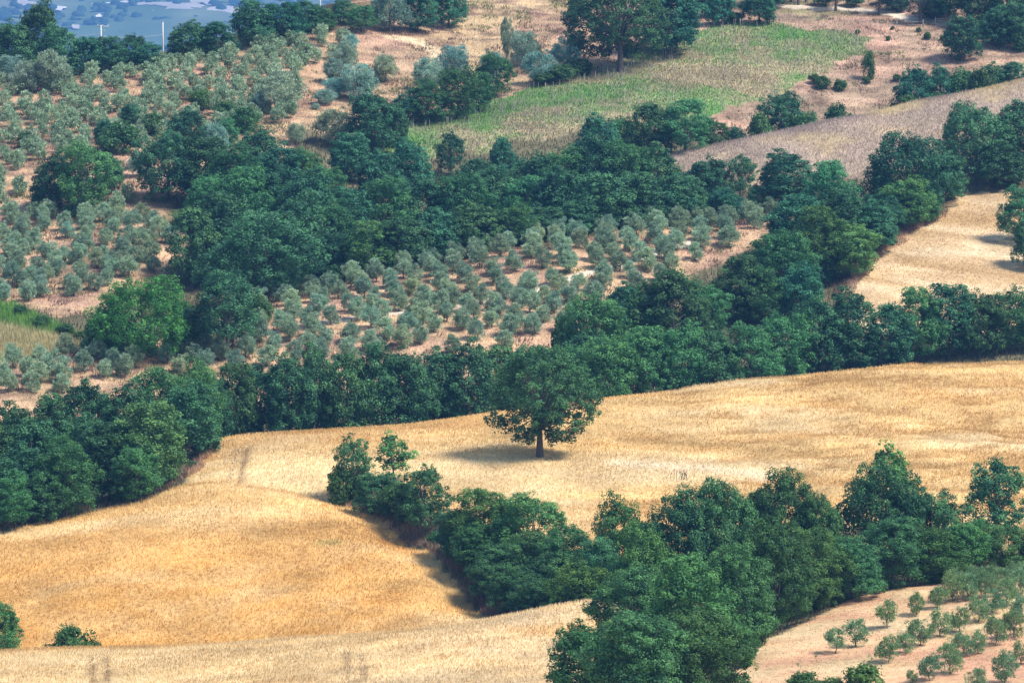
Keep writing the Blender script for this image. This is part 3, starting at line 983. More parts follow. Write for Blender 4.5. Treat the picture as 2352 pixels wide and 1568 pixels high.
def belt(where, trees, group, default='h', fixed=False):
    """trees: (u, v_top, width, distance[, kind]) - the height follows from ground to tree top; labelled from left to right"""
    trees = sorted(trees, key=lambda t: t[0])
    for i, t in enumerate(trees):
        u, vt, wpx, Y = t[:4]
        k = t[4] if len(t) > 4 else default
        if k == 'h' and Y < 840 and rng.random() < .26: k = 'a'
        if k == 'h' and Y < 575: k = 'n'
        W = wpx * Y / F * (1.12 if k in 'hwagn' else 1.05)
        ratio = RATIO[k]
        best = None
        z_start = None
        for back in range(0, 42):                       # step down the slope until the tree has its natural height
            top = ray_point(u, vt, Y - back)
            px, py = np.array([top[0]]), np.array([Y - back])
            zn = int(grid_zone(px, py)[0])
            if z_start is None: z_start = zn
            elif fixed or (zn not in (Z_UNDER, Z_HILL) and zn != z_start): break
            g = float(gz(px, py)[0])
            best = (top[0], Y - back, g, top[2] - g)
            if best[3] >= ratio * W: break
        x, Yn, g, H = best
        H = max(H, 1.0)
        W = min(W, H / ratio * (1.35 if not fixed else 1.4))
        LOG.append((where, u, vt, k, round(H, 1), round(W, 1), Y - Yn))
        Y = Yn
        lab = '%s, %s from the left %s' % (LOOK[k], nth(i + 1), where)
        plant(KINDS[k], NAMES[k], x, Y, H * 1.02, W, lab, CATS[k], group, (.95, 1.2, .9) if k == 'g' else tint_of(blue=np.clip((Y - 620) / 300, -.4, .7)), z=g)  # leaf tint shifts bluer with distance, aerial haze put into the colour


# lone oak in the wheat
P0 = ray_point(1240, 1050, LONE[1])
ht = ray_point(1240, 800, LONE[1])[2] - ground(LONE[0], LONE[1])
plant(K_LONE, 'oak_tree', LONE[0], LONE[1], ht * 12.6 / 12.6, ht * 250 / 250 * .98, 'large lone oak with bare trunk standing alone in the wheat field', 'tree', None, (1, 1, .95), rot=0.0)

belt('in the front of the lower thicket', [
    (1350, 1425, 200, 490), (1470, 1400, 240, 488), (1600, 1390, 230, 486), (1690, 1440, 150, 488, 'a'), (1450, 1290, 190, 508), (1580, 1275, 230, 505)], 'trees of the lower thicket')
belt('along the young orchard edge of the thicket', [
    (1700, 1240, 170, 489), (1785, 1190, 180, 499), (1865, 1200, 170, 505), (1955, 1225, 150, 512), (2050, 1185, 170, 517), (2140, 1205, 190, 520), (2225, 1190, 130, 523, 'a'), (2310, 1200, 150, 526), (2390, 1190, 150, 527), (1740, 1400, 60, 489, 'b'), (1905, 1320, 70, 506, 'b'), (2000, 1300, 70, 513, 'b')],
    'trees of the lower thicket')
belt('at the back of the lower thicket', [
    (1560, 1108, 200, 545), (1660, 1098, 180, 548), (1800, 1068, 170, 552), (1885, 1130, 120, 550), (2030, 1078, 250, 556, 'w'), (2045, 1010, 110, 572, 's'), (2130, 1120, 170, 552),
    (2290, 1058, 190, 566, 'o'), (1420, 1140, 150, 550, 'a'), (1480, 1200, 150, 540, 'a'), (1740, 1110, 120, 553)], 'trees of the lower thicket')
belt('in the gully beside the valley wheat', [
    (1110, 1120, 180, 568), (1225, 1132, 180, 564), (1310, 1210, 180, 554, 'a'), (1055, 1165, 120, 570), (1100, 1200, 150, 564), (1150, 1245, 160, 558), (1195, 1290, 150, 551), (1245, 1320, 160, 546), (1290, 1260, 190, 550), (1380, 1230, 150, 545), (1350, 1290, 170, 540), (1210, 1215, 170, 559)],
    'trees of the gully', fixed=True)
belt('of the small group below the lone oak', [
    (808, 1005, 110, 596, 'o'), (905, 990, 85, 600, 's'), (870, 1085, 150, 591), (970, 1070, 145, 582, 'o'), (790, 1075, 80, 595, 'b'), (920, 1110, 110, 586, 'b')], 'small group of trees')
belt('at the bottom edge beside the young orchard', [(1850, 1545, 90, 470, 'b'), (1985, 1528, 110, 469, 'b'), (1915, 1560, 70, 468, 'b')], 'bushes at the bottom edge')
belt('behind the crest of the near wheat', [(-2, 1378, 110, 541, 'a'), (165, 1440, 90, 540, 'b'), (215, 1478, 60, 540, 'b'), (130, 1474, 70, 540, 'b')], 'bushes behind the near wheat crest', fixed=True)

belt('in the front of the left wood', [
    (-40, 1040, 140, 592), (50, 1020, 150, 598), (150, 1005, 160, 602), (250, 960, 170, 606), (340, 920, 190, 612), (430, 872, 165, 620), (20, 1085, 110, 594, 'a'), (310, 1020, 130, 607, 'a'), (110, 1080, 120, 597)], 'trees of the left wood')
belt('in the back of the left wood', [
    (-30, 950, 150, 625), (40, 935, 140, 628), (120, 905, 140, 632), (200, 872, 150, 636), (290, 885, 150, 632), (370, 842, 160, 634), (440, 830, 140, 642), (80, 960, 150, 614), (180, 950, 150, 617)], 'trees of the left wood')
belt('in the hedge behind the wheat crest', [
    (480, 848, 110, 647), (540, 832, 110, 652), (600, 828, 130, 655), (665, 815, 140, 652), (730, 802, 110, 656), (790, 803, 120, 654), (860, 785, 130, 656), (930, 797, 140, 657), (1000, 802, 150, 661),
    (1070, 792, 140, 661), (1150, 788, 140, 665), (1215, 797, 130, 663), (1300, 790, 140, 668)], 'trees of the middle hedge')
belt('in the dark hedge behind the bare right wheat', [
    (1400, 772, 150, 669), (1480, 748, 160, 673), (1560, 742, 150, 674, 'a'), (1640, 752, 140, 676), (1720, 738, 140, 678, 'a'), (1800, 717, 140, 682), (1880, 682, 140, 687), (1960, 672, 150, 689),
    (2040, 692, 130, 690), (2105, 656, 130, 693), (2180, 650, 140, 695), (2250, 665, 120, 696), (2310, 660, 130, 699), (2385, 655, 130, 701)], 'trees of the middle hedge')
belt('in the copse right of the middle grove', [
    (1370, 672, 170, 699), (1445, 655, 120, 703), (1550, 612, 180, 713), (1480, 655, 130, 707, 'a'), (1625, 650, 120, 706), (1300, 735, 80, 690, 'b'), (1340, 760, 120, 684)], 'trees right of the middle grove')
belt('of the wood left of the mown field', [
    (1700, 585, 140, 725), (1790, 524, 160, 733, 'a'), (1885, 548, 90, 730), (1955, 510, 140, 740, 'a'), (1880, 470, 150, 750, 'a'), (2000, 470, 130, 750), (2060, 440, 130, 754), (2120, 440, 110, 760),
    (1840, 600, 120, 722), (1745, 610, 120, 718)], 'trees left of the mown field')
belt('of the wood below the mauve slope', [
    (2075, 402, 140, 764, 'a'), (2085, 313, 210, 777, 'w'), (2245, 245, 190, 782, 'w'), (2355, 222, 140, 784), (1810, 352, 150, 779), (1905, 368, 140, 777), (1622, 357, 130, 779), (1700, 357, 90, 781, 'o'),
    (1560, 402, 140, 776), (1750, 422, 150, 769), (1660, 432, 140, 769), (1830, 442, 130, 763), (1930, 432, 130, 765), (2020, 442, 120, 761), (2170, 350, 110, 778), (2300, 330, 130, 778)], 'trees below the mauve slope')
belt('at the right edge of the mown field', [(2348, 425, 110, 748, 'a'), (2375, 500, 100, 738)], 'trees at the edge of the mown field')

belt('in the front row of the central wood', [
    (760, 455, 160, 748), (850, 505, 150, 745, 'a'), (930, 492, 150, 753), (1010, 482, 150, 758), (1090, 472, 150, 761), (1170, 467, 150, 763), (1250, 472, 150, 765), (1330, 462, 150, 767), (1410, 457, 150, 769),
    (1490, 452, 150, 771), (1570, 457, 140, 771), (1640, 472, 120, 769)], 'trees of the central wood')
belt('in the middle row of the central wood', [
    (800, 430, 150, 765), (880, 402, 150, 776, 'a'), (960, 397, 140, 779), (1050, 392, 150, 781), (1130, 382, 140, 783), (1210, 402, 140, 781, 'a'), (1290, 392, 150, 783), (1380, 392, 150, 783), (1470, 397, 150, 783),
    (1545, 402, 140, 781)], 'trees of the central wood')
belt('in the back row of the central wood', [
    (1035, 305, 80, 800, 'o'), (1155, 316, 75, 799), (945, 325, 110, 799), (870, 345, 110, 792), (1225, 348, 130, 797), (1292, 338, 140, 798, 'a'), (1370, 314, 150, 802), (1440, 322, 150, 800, 'a'), (1505, 335, 120, 794), (1090, 360, 120, 794)],
    'trees of the central wood')
belt('of the domes beside the central wood', [
    (610, 497, 270, 724, 'w'), (520, 442, 180, 740), (440, 470, 140, 737), (700, 402, 180, 757), (640, 382, 150, 766), (560, 382, 170, 764), (690, 442, 170, 742), (765, 530, 110, 737), (475, 400, 120, 768, 'a'), (790, 600, 80, 733, 'b')],
    'trees left of the central wood')
belt('of the trees between both upper olive orchards', [
    (385, 308, 170, 792, 'w'), (470, 312, 140, 792), (540, 332, 150, 787), (640, 330, 130, 788), (590, 290, 110, 806), (320, 350, 60, 790, 'v'), (700, 340, 110, 790), (750, 380, 110, 778), (275, 285, 90, 818, 'b')], 'trees between the orchards')
belt('of the two clumps under the left orchard', [(520, 622, 180, 709, 'o'), (330, 642, 230, 698, 'g'), (250, 720, 130, 692, 'b'), (425, 690, 100, 698, 'a'), (590, 680, 80, 713, 'b')], 'clumps under the left orchard')
belt('of the bright bushes on the grass bank', [(45, 702, 50, 712, 'b'), (95, 725, 55, 706, 'b'), (150, 745, 55, 702, 'b'), (190, 760, 50, 699, 'b')], 'bushes on the grass bank', fixed=True)
belt('of the small copse in the left orchard', [(120, 357, 110, 787), (200, 325, 140, 791, 'a'), (245, 352, 80, 789)], 'copse in the left orchard')
belt('of the scrub in the upper left orchard', [
    (460, 205, 60, 834, 'b'), (520, 235, 55, 826, 'b'), (300, 235, 50, 830), (350, 262, 60, 822, 'b'), (430, 248, 95, 826), (560, 250, 70, 824, 'b'), (680, 285, 50, 818, 'v'), (240, 275, 60, 822), (60, 305, 45, 815, 'b'), (600, 215, 50, 836, 'v'),
    (490, 285, 80, 812, 'v'), (160, 470, 40, 772, 'b'), (30, 600, 45, 744, 'b'), (520, 270, 60, 818, 'a')], 'scrub in the upper left orchard')
belt('of the trees above the mauve slope', [
    (1380, 268, 110, 819), (1430, 266, 90, 819), (1490, 232, 120, 823), (1575, 227, 130, 823), (1640, 272, 100, 821), (1690, 292, 90, 817), (1797, 217, 130, 825, 'w'), (1745, 267, 70, 819, 'b'), (1850, 257, 80, 821, 'b'), (1925, 242, 65, 827, 'b')],
    'trees above the mauve slope')
belt('of the scrub row on the right slope', [
    (2100, 150, 100, 838), (2160, 148, 80, 840), (2215, 165, 90, 840, 'b'), (2270, 150, 90, 842), (2330, 140, 100, 843), (2085, 220, 50, 824, 'b'), (2155, 212, 40, 826, 'b'), (2250, 165, 60, 836, 'b'), (1995, 122, 32, 866, 'b'),
    (2350, 60, 60, 880, 'b')], 'scrub on the right slope')
belt('of the hedge under the dry hilltop', [
    (855, 207, 130, 827), (930, 217, 90, 829), (980, 182, 110, 837), (1050, 150, 110, 843, 'a'), (1140, 120, 90, 856, 'a'), (1100, 165, 80, 846, 'a'), (805, 303, 100, 807), (770, 252, 90, 823, 'v'), (905, 240, 80, 824)], 'hedge under the dry hilltop')
belt('of the old olives on the dry hilltop', [
    (1040, 108, 85, 862, 'v'), (985, 135, 85, 856, 'v'), (885, 125, 68, 862, 'v'), (825, 150, 90, 852, 'v'), (790, 95, 70, 868, 'v'), (770, 135, 65, 858, 'v'), (1205, 75, 75, 872, 'v'), (1165, 42, 38, 876, 'v'),
    (1305, 82, 85, 868, 'v'), (1240, 120, 80, 862, 'v'), (640, 163, 105, 845, 'v'), (750, 205, 75, 842, 'v'), (770, 180, 70, 846, 'v'), (1130, 120, 60, 862, 'v'), (725, 250, 60, 832, 'v'), (805, 80, 45, 876, 'v')], 'old olives on the hilltop')
belt('of the bushes beside the dark hilltop oak', [(1290, 150, 70, 862, 'b'), (1335, 138, 60, 866, 'b'), (1250, 165, 60, 858, 'b')], 'bushes beside the hilltop oak')
belt('of the hilltop oak pair over the vineyard', [(1425, -55, 225, 866, 'l'), (1530, -45, 150, 884)], 'hilltop oaks')
belt('on the upper left ridge', [
    (90, 0, 110, 870), (30, 45, 110, 868), (135, 62, 120, 866), (200, 82, 80, 868), (120, 118, 100, 855, 'v'), (245, 84, 110, 862), (305, 77, 70, 870), (340, 98, 100, 864), (430, 52, 140, 870), (500, 47, 110, 874),
    (580, 0, 110, 882), (645, 0, 110, 884), (705, 0, 120, 892), (745, 20, 90, 887, 'a'), (830, 10, 80, 892, 'a'), (895, -20, 100, 902, 'v'), (20, 130, 80, 856, 'v'), (55, 140, 80, 854, 'v'), (790, 0, 90, 894), (-40, 70, 100, 866)], 'trees on the upper left ridge')
belt('of the pines at the hilltop track', [
    (1721, -150, 70, 912, 'p'), (1800, -160, 75, 914, 'p'), (1818, -140, 60, 916, 'p'), (1835, -165, 70, 913, 'p'), (1852, -150, 60, 916, 'p'), (1770, -90, 90, 911, 'h'), (1920, -50, 80, 912, 'p'), (2020, -50, 80, 906, 'p'),
    (2115, -18, 110, 899, 'p'), (2180, -60, 110, 915, 'h'), (2250, -60, 110, 918, 'h'), (2320, -50, 110, 912, 'h'), (1620, -60, 70, 905, 'h'), (1687, 28, 48, 897, 'b'), (2210, 36, 90, 892, 'h'), (2270, 40, 60, 900, 'b'), (1330, -10, 60, 922, 'b'),
    (960, -30, 90, 925, 'h'), (1030, -40, 90, 928, 'h'), (1650, -25, 70, 918, 'h'), (1745, -30, 80, 922, 'h'), (1890, -28, 80, 925, 'h'), (1960, -25, 70, 926, 'h'), (2060, -30, 80, 922, 'h'), (2140, -20, 90, 918, 'h'), (2335, 5, 90, 905, 'h'), (2290, 14, 80, 908, 'h')], 'trees at the hilltop track')

# ---- olive groves: rows laid out on the ground
OLIVES = []          # (x, y, H, W, label, group)


def grove(poly, y0, y1, row_gap, gap, slope, where, hrange, group, drop=0.0, jit=.5):
    k = 0
    Y = y0
    while Y < y1:
        k += 1
        row = []
        x = -105 + rng.uniform(0, gap)
        while x < 105:
            px = x + rng.normal(0, jit); py = Y + slope * x + rng.normal(0, jit)
            u = to_u(px, py, gz(np.array([px]), np.array([py]))[0])
            if -25 < u < 2380 and in_poly(np.array([u]), np.array([py]), poly)[0] and rng.random() > drop:
                row.append((px, py))
            x += gap
        for i, (px, py) in enumerate(row):
            H = rng.uniform(*hrange)
            OLIVES.append([px, py, H, H * rng.uniform(.88, 1.08), where % (nth(k), nth(i + 1)), group])
        Y += row_gap


GROVE_P = [(-60, 664), (0, 662), (200, 672), (400, 678), (700, 684), (1000, 688), (1250, 694), (1340, 703), (1450, 718), (1600, 733), (1760, 752), (1780, 766), (1450, 755), (1150, 743), (830, 729), (640, 717), (450, 704), (200, 692), (0, 678), (-60, 676)]
LEFT_LO = [(-40, 719), (60, 719), (130, 722), (200, 726), (390, 742), (410, 757), (330, 762), (300, 775), (200, 786), (100, 784), (-40, 790)]
LEFT_HI = [(-40, 794), (60, 796), (110, 802), (270, 800), (320, 806), (380, 808), (470, 806), (560, 812), (680, 822), (700, 850), (780, 872), (810, 884), (760, 884), (640, 872), (560, 868), (400, 860), (200, 853), (100, 850), (-40, 850)]
grove(GROVE_P, 640, 790, 4.3, 3.7, 0.36, 'olive in the %s slanting row up the middle grove, %s along it', (2.5, 3.4), 'olive trees of the middle grove', .06, .38)
grove(LEFT_LO, 690, 800, 3.9, 3.4, -0.05, 'olive in the %s row up the lower left orchard, %s along it', (2.4, 3.4), 'olive trees of the lower left orchard', .14, .7)
grove(LEFT_HI, 770, 895, 3.9, 3.2, 0.22, 'olive in the %s row up the upper left orchard, %s along it', (2.3, 3.3), 'olive trees of the upper left orchard', .12, .7)
far_ol = sorted(OLIVES, key=lambda t: t[1])
print('OLIVES', len(OLIVES), [sum(1 for t in OLIVES if g in t[5]) for g in ('middle', 'lower', 'upper')])
for t in far_ol[:290]:
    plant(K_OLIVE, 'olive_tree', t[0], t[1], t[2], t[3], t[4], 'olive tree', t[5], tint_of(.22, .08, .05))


def olive_mass(lst):
    """the farthest olives, past counting: one object"""
    V, Fq, T, b = [], [], [], 0
    src = []
    for cr, tr in K_OLIVE.variants[:4]:
        co = np.empty(len(cr.vertices) * 3, np.float32); cr.vertices.foreach_get('co', co)
        tt = np.empty(len(cr.polygons), np.float32); cr.attributes['tint'].data.foreach_get('value', tt)
        co = co.reshape(-1, 4, 3)
        src.append((co, tt))
    for i, t in enumerate(lst):
        co, tt = src[i % 4]
        pick = rng.choice(len(co), int(len(co) * .20), replace=False)
        q = co[pick]
        ctr = q.mean(1, keepdims=True)
        q = ctr + (q - ctr) * np.array([2.0, 2.0, 1.7])
        a = rng.uniform(0, 6.283)
        rot = np.array([[math.cos(a), -math.sin(a), 0], [math.sin(a), math.cos(a), 0], [0, 0, 1]])
        q = (q * np.array([t[3] / 4, t[3] / 4, t[2] / 4])) @ rot.T + np.array([t[0], t[1], gz(np.array([t[0]]), np.array([t[1]]))[0]])
        V.append(q.reshape(-1, 3)); T.append(tt[pick] + rng.uniform(-.15, .15))
    V = np.concatenate(V)
    me = mesh_from('olive_trees', V, np.arange(len(V)).reshape(-1, 4))
    face_tint(me, np.clip(np.concatenate(T), 0, 1))
    o = link('olive_foliage', me, None, M_OLIVE)
    o.color = (1, 1, 1, 1)
    tag(o, 'far rows of silvery olives at the top of the upper left orchard', 'olive trees', kind='stuff')


if len(far_ol) > 290:
    olive_mass(far_ol[290:])

# ---- young olives of the lower right orchard: (x, y, height) read from the picture's lower right corner
YO = [(1150, 1380, 140), (1280, 1335, 160), (1480, 1225, 160), (1665, 1135, 130), (1490, 1440, 160), (1600, 1385, 120), (1690, 1335, 160), (1820, 1275, 155), (1940, 1240, 145), (2060, 1180, 145), (1800, 1092, 130),
      (1900, 1052, 170), (2150, 1122, 140), (2060, 1385, 130), (1960, 1400, 140), (2170, 1332, 170), (2290, 1282, 160), (1750, 1558, 150), (1880, 1510, 180), (2230, 1580, 190), (2050, 1620, 130), (1640, 1575, 80),
      (2335, 1450, 130), (2330, 1180, 150), (2000, 1042, 160), (2105, 1020, 160), (2240, 1080, 160), (2330, 1010, 150), (1930, 975, 120), (2030, 965, 120), (2130, 950, 120), (2210, 975, 130), (2290, 930, 120), (2345, 915, 110)]
yo = []
for cx_, cy_, hp in YO:
    u, v = 1505 + .36 * cx_, 1004 + .36 * cy_
    x, y, z = cast(u, v, 452)
    yo.append((u, v, x, y, z, hp * .36 * y / F))
yo.sort(key=lambda t: -t[1])
for i, (u, v, x, y, z, H) in enumerate(yo):
    lab = 'young olive on pale soil, %s counting up from the bottom of the lower right orchard' % nth(i + 1)
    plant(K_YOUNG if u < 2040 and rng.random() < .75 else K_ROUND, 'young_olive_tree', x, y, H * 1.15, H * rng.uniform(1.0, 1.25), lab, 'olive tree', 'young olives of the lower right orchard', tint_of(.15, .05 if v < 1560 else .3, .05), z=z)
for lab, cx_, cy_, hp in (('thin olive sapling nearest the thicket in the young orchard', 920, 1495, 75), ('thin olive sapling second from the thicket in the young orchard', 1030, 1430, 65),
                          ('thin olive sapling between two young olives low in the orchard', 1370, 1465, 80)):
    x, y, z = cast(1505 + .36 * cx_, 1004 + .36 * cy_, 452)
    plant(K_SAP, 'olive_sapling', x, y, hp * .36 * y / F, hp * .2 * y / F, lab, 'sapling', 'olive saplings', z=z)

# small weeds and bushlets on the fallow slope
SB = [(2130, 92, 22), (2165, 95, 18), (2110, 75, 14), (2225, 100, 20), (2270, 88, 24), (2310, 92, 26), (1890, 205, 40), (1930, 208, 34), (1870, 195, 30), (2040, 95, 14), (1970, 80, 14), (2060, 190, 22), (1990, 195, 22), (2050, 70, 12)]
for i, (u, v, wpx) in enumerate(sorted(SB)):
    x, y, z = cast(u, v, 815)
    plant(K_BUSH, 'low_bush', x, y, wpx * .75 * y / F, wpx * y / F, 'low green bushlet on the fallow slope, %s from the left' % nth(i + 1), 'bush', 'bushlets on the fallow slope', tint_of(.15, .3), z=z)

# brambles where the woods meet the fields
for nm, pts in (('left wood', [(u, v, 560) for u, v in ((30, 1196), (95, 1186), (150, 1176), (215, 1166), (280, 1150), (330, 1136), (390, 1108), (440, 1078), (478, 1040))]),
                ('gully', [(u, v, 540) for u, v in ((800, 1140), (850, 1168), (1000, 1250), (1045, 1290), (1075, 1330), (1120, 1372), (1165, 1405))]),
                ('lower thicket', [(u, v, 470) for u, v in ((1715, 1478), (1755, 1452), (1810, 1426), (1870, 1402), (1930, 1384), (2020, 1362), (2150, 1342), (2215, 1330))])):
    for i, (u, v, y0) in enumerate(pts):
        x, y, z = cast(u, v, y0)
        wb = rng.uniform(1.2, 2.4)
        plant(K_BUSH, 'bramble_bush', x, y + .4, wb * rng.uniform(.5, .9), wb, 'low bramble along the edge of the %s, %s from the left' % (nm, nth(i + 1)), 'bush', 'brambles along the wood edges', tint_of(.25, .1), z=z)

# ------------------------------------------------------------------ poles, wires, fences
def utility_pole(u, vtop, Y, label, arms):
    p = ray_point(u, vtop, Y)
    g = ground(p[0], Y)
    H = p[2] - g
    root = link('utility_pole', None); root.location = (p[0], Y, g)
    me = tubes_mesh('mast', [tube([(0, 0, -.5), (0, 0, H * .5), (0, 0, H)], [.17, .15, .12], 10)])
    link('mast', me, root, M_CONCRETE)
    if arms:
        arm = link('crossarm', box_mesh('crossarm', [(.35, 0, H - .25, 2.1, .14, .16)]), root, M_METAL)
        for k, dx in enumerate((-.6, .3, 1.3)):
            link('insulator', tubes_mesh('insulator', [tube([(dx, 0, H - .17), (dx, 0, H + .02), (dx, 0, H + .12)], [.05, .08, .04], 6)]), arm, M_CONCRETE)
        link('bracket', box_mesh('bracket', [(.4, 0, H - 1.0, .7, .08, .08), (-.45, 0, H - 1.6, .8, .08, .08), (.5, 0, H - 2.1, .8, .08, .08)]), root, M_METAL)
    else:
        link('cap', box_mesh('cap', [(0, 0, H + .03, .3, .3, .06)]), root, M_METAL)
    tag(root, label, 'pole', 'utility poles on the ridge')
    return np.array([p[0], Y, g + H])


t1 = utility_pole(232, 58, 930, 'white concrete utility pole with crossarm above the ridge trees', True)
t2 = utility_pole(374, 50, 940, 'plain white concrete utility pole without crossarm on the ridge', False)
t3 = utility_pole(735, -25, 905, 'grey utility pole rising among the trees at the top edge', False)


def power_wire(a, b, sag, label):
    pts = [a + (b - a) * t - np.array([0, 0, sag * 4 * t * (1 - t)]) for t in np.linspace(0, 1, 12)]
    o = link('power_wire', tubes_mesh('power_wire', [tube(pts, [.025] * 12, 5)]), None, M_WIRE)
    tag(o, label, 'wire', 'power wires over the ridge')


power_wire(t1 + np.array([-.5, 0, -1.6]), t1 + np.array([-26, -6, -2.2]), .6, 'upper power wire running left from the crossarm pole')
power_wire(t1 + np.array([.3, 0, -2.1]), t1 + np.array([-26, -6, -3.2]), .6, 'lower power wire running left from the crossarm pole')
power_wire(t1 + np.array([.5, 0, -2.0]), t2 + np.array([0, 0, -2.4]), .4, 'power wire strung between the two white poles')

for i, (u, v, hh) in enumerate(((2072, 1343, 1.75), (2093, 1338, 1.65), (2116, 1336, 1.3))):
    x, y, z = cast(u, v, 480)
    o = link('fence_post', tubes_mesh('fence_post', [tube([(0, 0, -.3), (.02, 0, hh * .6), (.0, 0, hh)], [.06, .055, .05], 7)]), None, M_WOODP)
    o.location = (x, y, z)
    tag(o, '%s of three pale fence posts under the thicket by the young orchard' % ('leftmost', 'middle one', 'rightmost')[i], 'post', 'fence posts')
x, y, z = cast(1560, 1102, 560)
root = link('dead_thistle', None); root.location = (x, y, z)
for k in range(13):
    px, py, hh = rng.uniform(-1.1, 1.1), rng.uniform(-.5, .5), rng.uniform(.6, 1.25)
    link('stem', tubes_mesh('stem', [tube([(px, py, -.1), (px + rng.normal(0, .05), py, hh * .6), (px + rng.normal(0, .1), py, hh)], [.035, .03, .05], 5)]), root, M_BARK)
tag(root, 'patch of dark dead thistle stems standing in the pale wheat', 'thistles')
x, y, z = cast(1990, 1370, 480)
root = link('stake_prop', None); root.location = (x, y, z)
for k, (a, b) in enumerate((((0, 0, -.2), (.12, 0, 1.75)), ((-.95, 0, .5), (.05, -.08, 1.3)), ((-.9, .05, .8), (-.05, -.05, .05)))):
    link('stake', tubes_mesh('stake', [tube([a, b], [.055, .045], 6)]), root, M_WOODP)
tag(root, 'crossed leaning wooden stakes under the thicket beside the pale field', 'stakes')

# wire fence along the vineyard's upper edge
fp = [cast(u, v, 840) for u, v in ((1700, 62), (1760, 52), (1820, 50), (1880, 52), (1940, 58), (2000, 64), (2060, 66), (2120, 64))]
root = link('wire_fence', None); root.location = fp[0]
for q in fp:
    o = link('post', box_mesh('post', [(0, 0, .6, .1, .1, 1.5)]), root, M_WOODP)
    o.location = (q[0] - fp[0][0], q[1] - fp[0][1], q[2] - fp[0][2])
for hgt in (.5, 1.0):
    pts = [(q[0] - fp[0][0], q[1] - fp[0][1], q[2] - fp[0][2] + hgt) for q in fp]
    link('strand', tubes_mesh('strand', [tube(pts, [.012] * len(pts), 4)]), root, M_WIRE)
tag(root, 'thin wire fence on grey posts along the top of the vineyard', 'fence')
# field gate at the end of the track
x, y, z = cast(2165, 60, 840)
root = link('field_gate', None); root.location = (x, y, z)
for dx in (-1.3, 1.3):
    link('post', box_mesh('post', [(dx, 0, .65, .14, .14, 1.6)]), root, M_WOODP)
for hz in (.45, .85, 1.2):
    link('rail', box_mesh('rail', [(0, .09, hz, 2.5, .05, .09)]), root, M_WOODP)
tag(root, 'weathered wooden gate at the end of the hilltop track', 'gate')

# ------------------------------------------------------------------ farmhouse behind the hilltop pines (only its foot is in view)
hx, hy, hz_ = cast(1975, 8, 880)
hy += 9; hz_ = ground(hx, hy)
root = link('farmhouse', None); root.location = (hx, hy, hz_)
link('wall', box_mesh('wall', [(0, 0, 2.6, 9, 7, 6)]), root, M_WALL)
V = np.array([(-4.9, -3.9, 5.55), (4.9, -3.9, 5.55), (4.9, 3.9, 5.55), (-4.9, 3.9, 5.55), (-4.9, 0, 7.4), (4.9, 0, 7.4)])
me = bpy.data.meshes.new('roof'); me.from_pydata([tuple(v) for v in V], [], [(0, 1, 5, 4), (2, 3, 4, 5), (0, 4, 3), (1, 2, 5), (0, 3, 2, 1)]); me.update()
link('roof', me, root, M_TILE)
for wx in (-2.8, 0.2, 2.9):
    w_ = link('window', box_mesh('window', [(wx, -3.52, 3.9, .9, .08, 1.2)]), root, M_BARK)
    link('sill', box_mesh('sill', [(wx, -3.6, 3.24, 1.1, .2, .1)]), w_, M_CONCRETE)
d_ = link('door', box_mesh('door', [(-1.3, -3.52, .9, 1.0, .08, 2.2)]), root, M_WOODP)
tag(root, 'pinkish farmhouse wall half hidden behind the hilltop pines', 'house')

# ------------------------------------------------------------------ woods on the distant hills (read as one mass)
FARP = []
for u, v, wp, hp, sl, cc in ((138, 20, 24, 10, .1, 0), (225, 6, 66, 10, .25, 0), (271, 3, 46, 9, .3, 0), (227, 38, 15, 5, 0, 0), (366, 31, 42, 10, .3, 0), (424, 45, 38, 9, .12, 0), (412, 15, 100, 26, .1, 1), (510, 30, 70, 36, -.2, 1),
                             (60, 8, 60, 12, .1, 1), (335, 9, 40, 8, .1, 1), (470, 4, 60, 14, 0, 1), (170, 62, 30, 6, .1, 1), (300, 70, 40, 5, 0, 1), (330, 52, 26, 5, .1, 1)):
    fx, fyy, fz = cast(u, v, 6000, 14000)
    fx2, fyy2, _ = cast(u, v + hp * .5, 6000, 14000)
    FARP.append((fx, fyy, wp * .5 * fyy / F, max(abs(fyy2 - fyy), 12.0), sl, cc))


def far_fields():
    for i, (fx, fy_, rx, ry, sl, cc) in enumerate(FARP):
        a = np.linspace(0, 6.283, 29)[:-1]
        rad = 1 + .22 * np.sin(3 * a + i) + .15 * np.sin(5 * a + 2 * i) + .1 * rng.normal(size=28)
        ring = []
        for k in (0.0, .5, 1.0):
            px = fx + rx * k * rad * np.cos(a); py = fy_ + ry * k * rad * np.sin(a) - sl * ry * 2 * k * rad * np.cos(a)
            ring.append(np.c_[px, py, height(px, py) + 1.2])
        V = np.concatenate(ring)
        Fq = [(k * 28 + j, k * 28 + (j + 1) % 28, (k + 1) * 28 + (j + 1) % 28, (k + 1) * 28 + j) for k in (0, 1) for j in range(28)]
        me = mesh_from('distant_field', V, np.array(Fq), True)
        point_colour(me, np.tile((.74, .69, .60) if cc == 0 else (.46, .41, .36), (len(V), 1)))
        tag(link('distant_field', me, None, M_FAR), kind='structure')


far_fields()


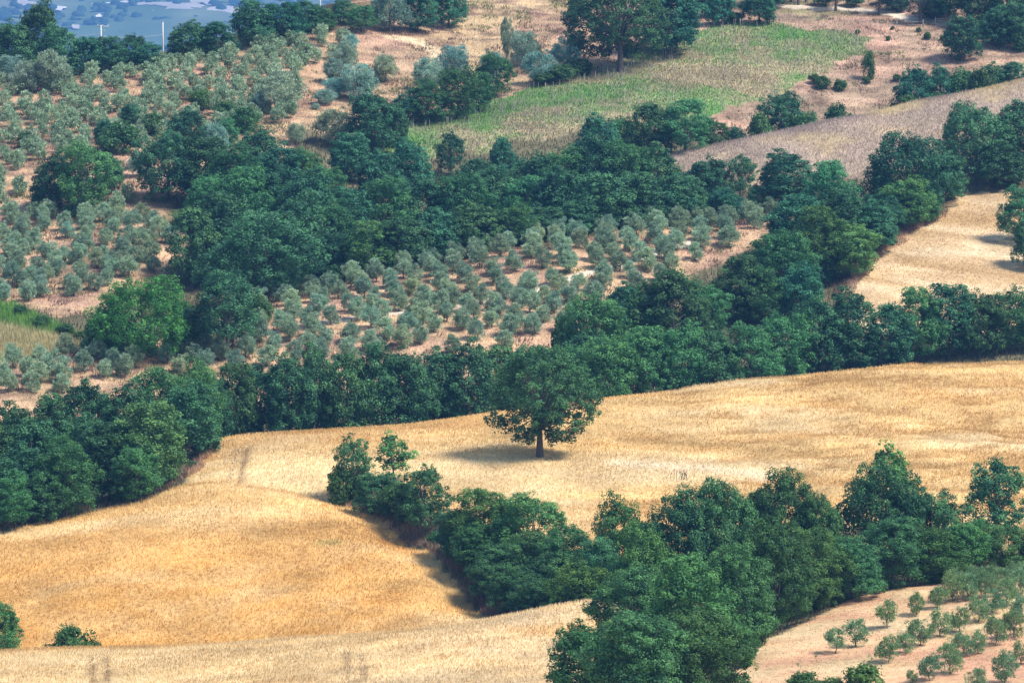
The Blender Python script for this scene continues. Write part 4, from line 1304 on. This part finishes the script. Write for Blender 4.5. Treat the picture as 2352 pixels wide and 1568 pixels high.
def far_woods():
    n = 3800
    x = rng.uniform(-1400, -350, n); y = rng.uniform(8000, 12500, n)
    m = np.ones(n, bool)
    for fx, fy_, rx, ry, sl, cc in FARP:
        m &= np.hypot((x - fx) / rx, (y - fy_ + sl * 2 * ry * (x - fx) / rx) / ry) > (1.15 if cc == 0 else rng.uniform(.3, 1.3, n))
    x, y = x[m], y[m]; n = len(x)
    z = height(x, y)
    base = []
    for i in range(4):
        for j in range(7):
            a = 6.283 * j / 7; e = (-.2, .25, .65, 1.1)[i]
            base.append((math.cos(a) * math.cos(e), math.sin(a) * math.cos(e), math.sin(e)))
    base.append((0, 0, 1.05))
    base = np.array(base)
    fq = [(i * 7 + j, i * 7 + (j + 1) % 7, (i + 1) * 7 + (j + 1) % 7) for i in range(3) for j in range(7)] + [(i * 7 + j, (i + 1) * 7 + (j + 1) % 7, (i + 1) * 7 + j) for i in range(3) for j in range(7)]
    fq += [(21 + j, 21 + (j + 1) % 7, 28) for j in range(7)]
    fq = np.array(fq)
    s = rng.uniform(6, 13, n)
    V = np.stack([x, y, z + 1.5], -1)[:, None] + base[None] * (s[:, None, None] * rng.uniform(.75, 1.25, (n, len(base), 1))) * np.array([1, 1, .8])
    Fc = (np.arange(n) * len(base))[:, None, None] + fq[None]
    me = mesh_from('far_woods', V.reshape(-1, 3), Fc.reshape(-1, 3))
    face_tint(me, np.repeat(rng.uniform(0, 1, n), len(fq)))
    o = link('far_woods', me, None, leaf_material('far_leaves', (.030, .065, .038), (.055, .10, .05), .1, .05))
    tag(o, 'blue hazy woods covering the distant hills', 'woods', kind='stuff')


far_woods()

# ------------------------------------------------------------------ haze
HAZE = 0.95e-4
me = box_mesh('haze', [(0, 6500, -230, 20400, 22000, 1060)])
hz = link('haze', me)
m, nt, N, L = new_mat('summer_haze')
vol = N.new('ShaderNodeVolumePrincipled')
vol.inputs['Color'].default_value = (0.20, 0.48, 1.0, 1)
vol.inputs['Density'].default_value = HAZE
vol.inputs['Anisotropy'].default_value = 0.2
out = N.new('ShaderNodeOutputMaterial')
L.new(vol.outputs[0], out.inputs['Volume'])
me.materials.append(m)
tag(hz, 'pale blue summer haze filling the valley air', 'haze', kind='stuff')
print('BLADES', _n, 'ZMIN', GZ.min(), 'ZMAX', GZ.max())
RL = RATIO
for o in scene.objects:
    if o.get('label') and len(o['label'].split()) > 16: print('LONG', len(o['label'].split()), o['label'])
for t in LOG:
    if t[4] < RL[t[3]] * t[5] or t[6] > 15: print('TREE', t)
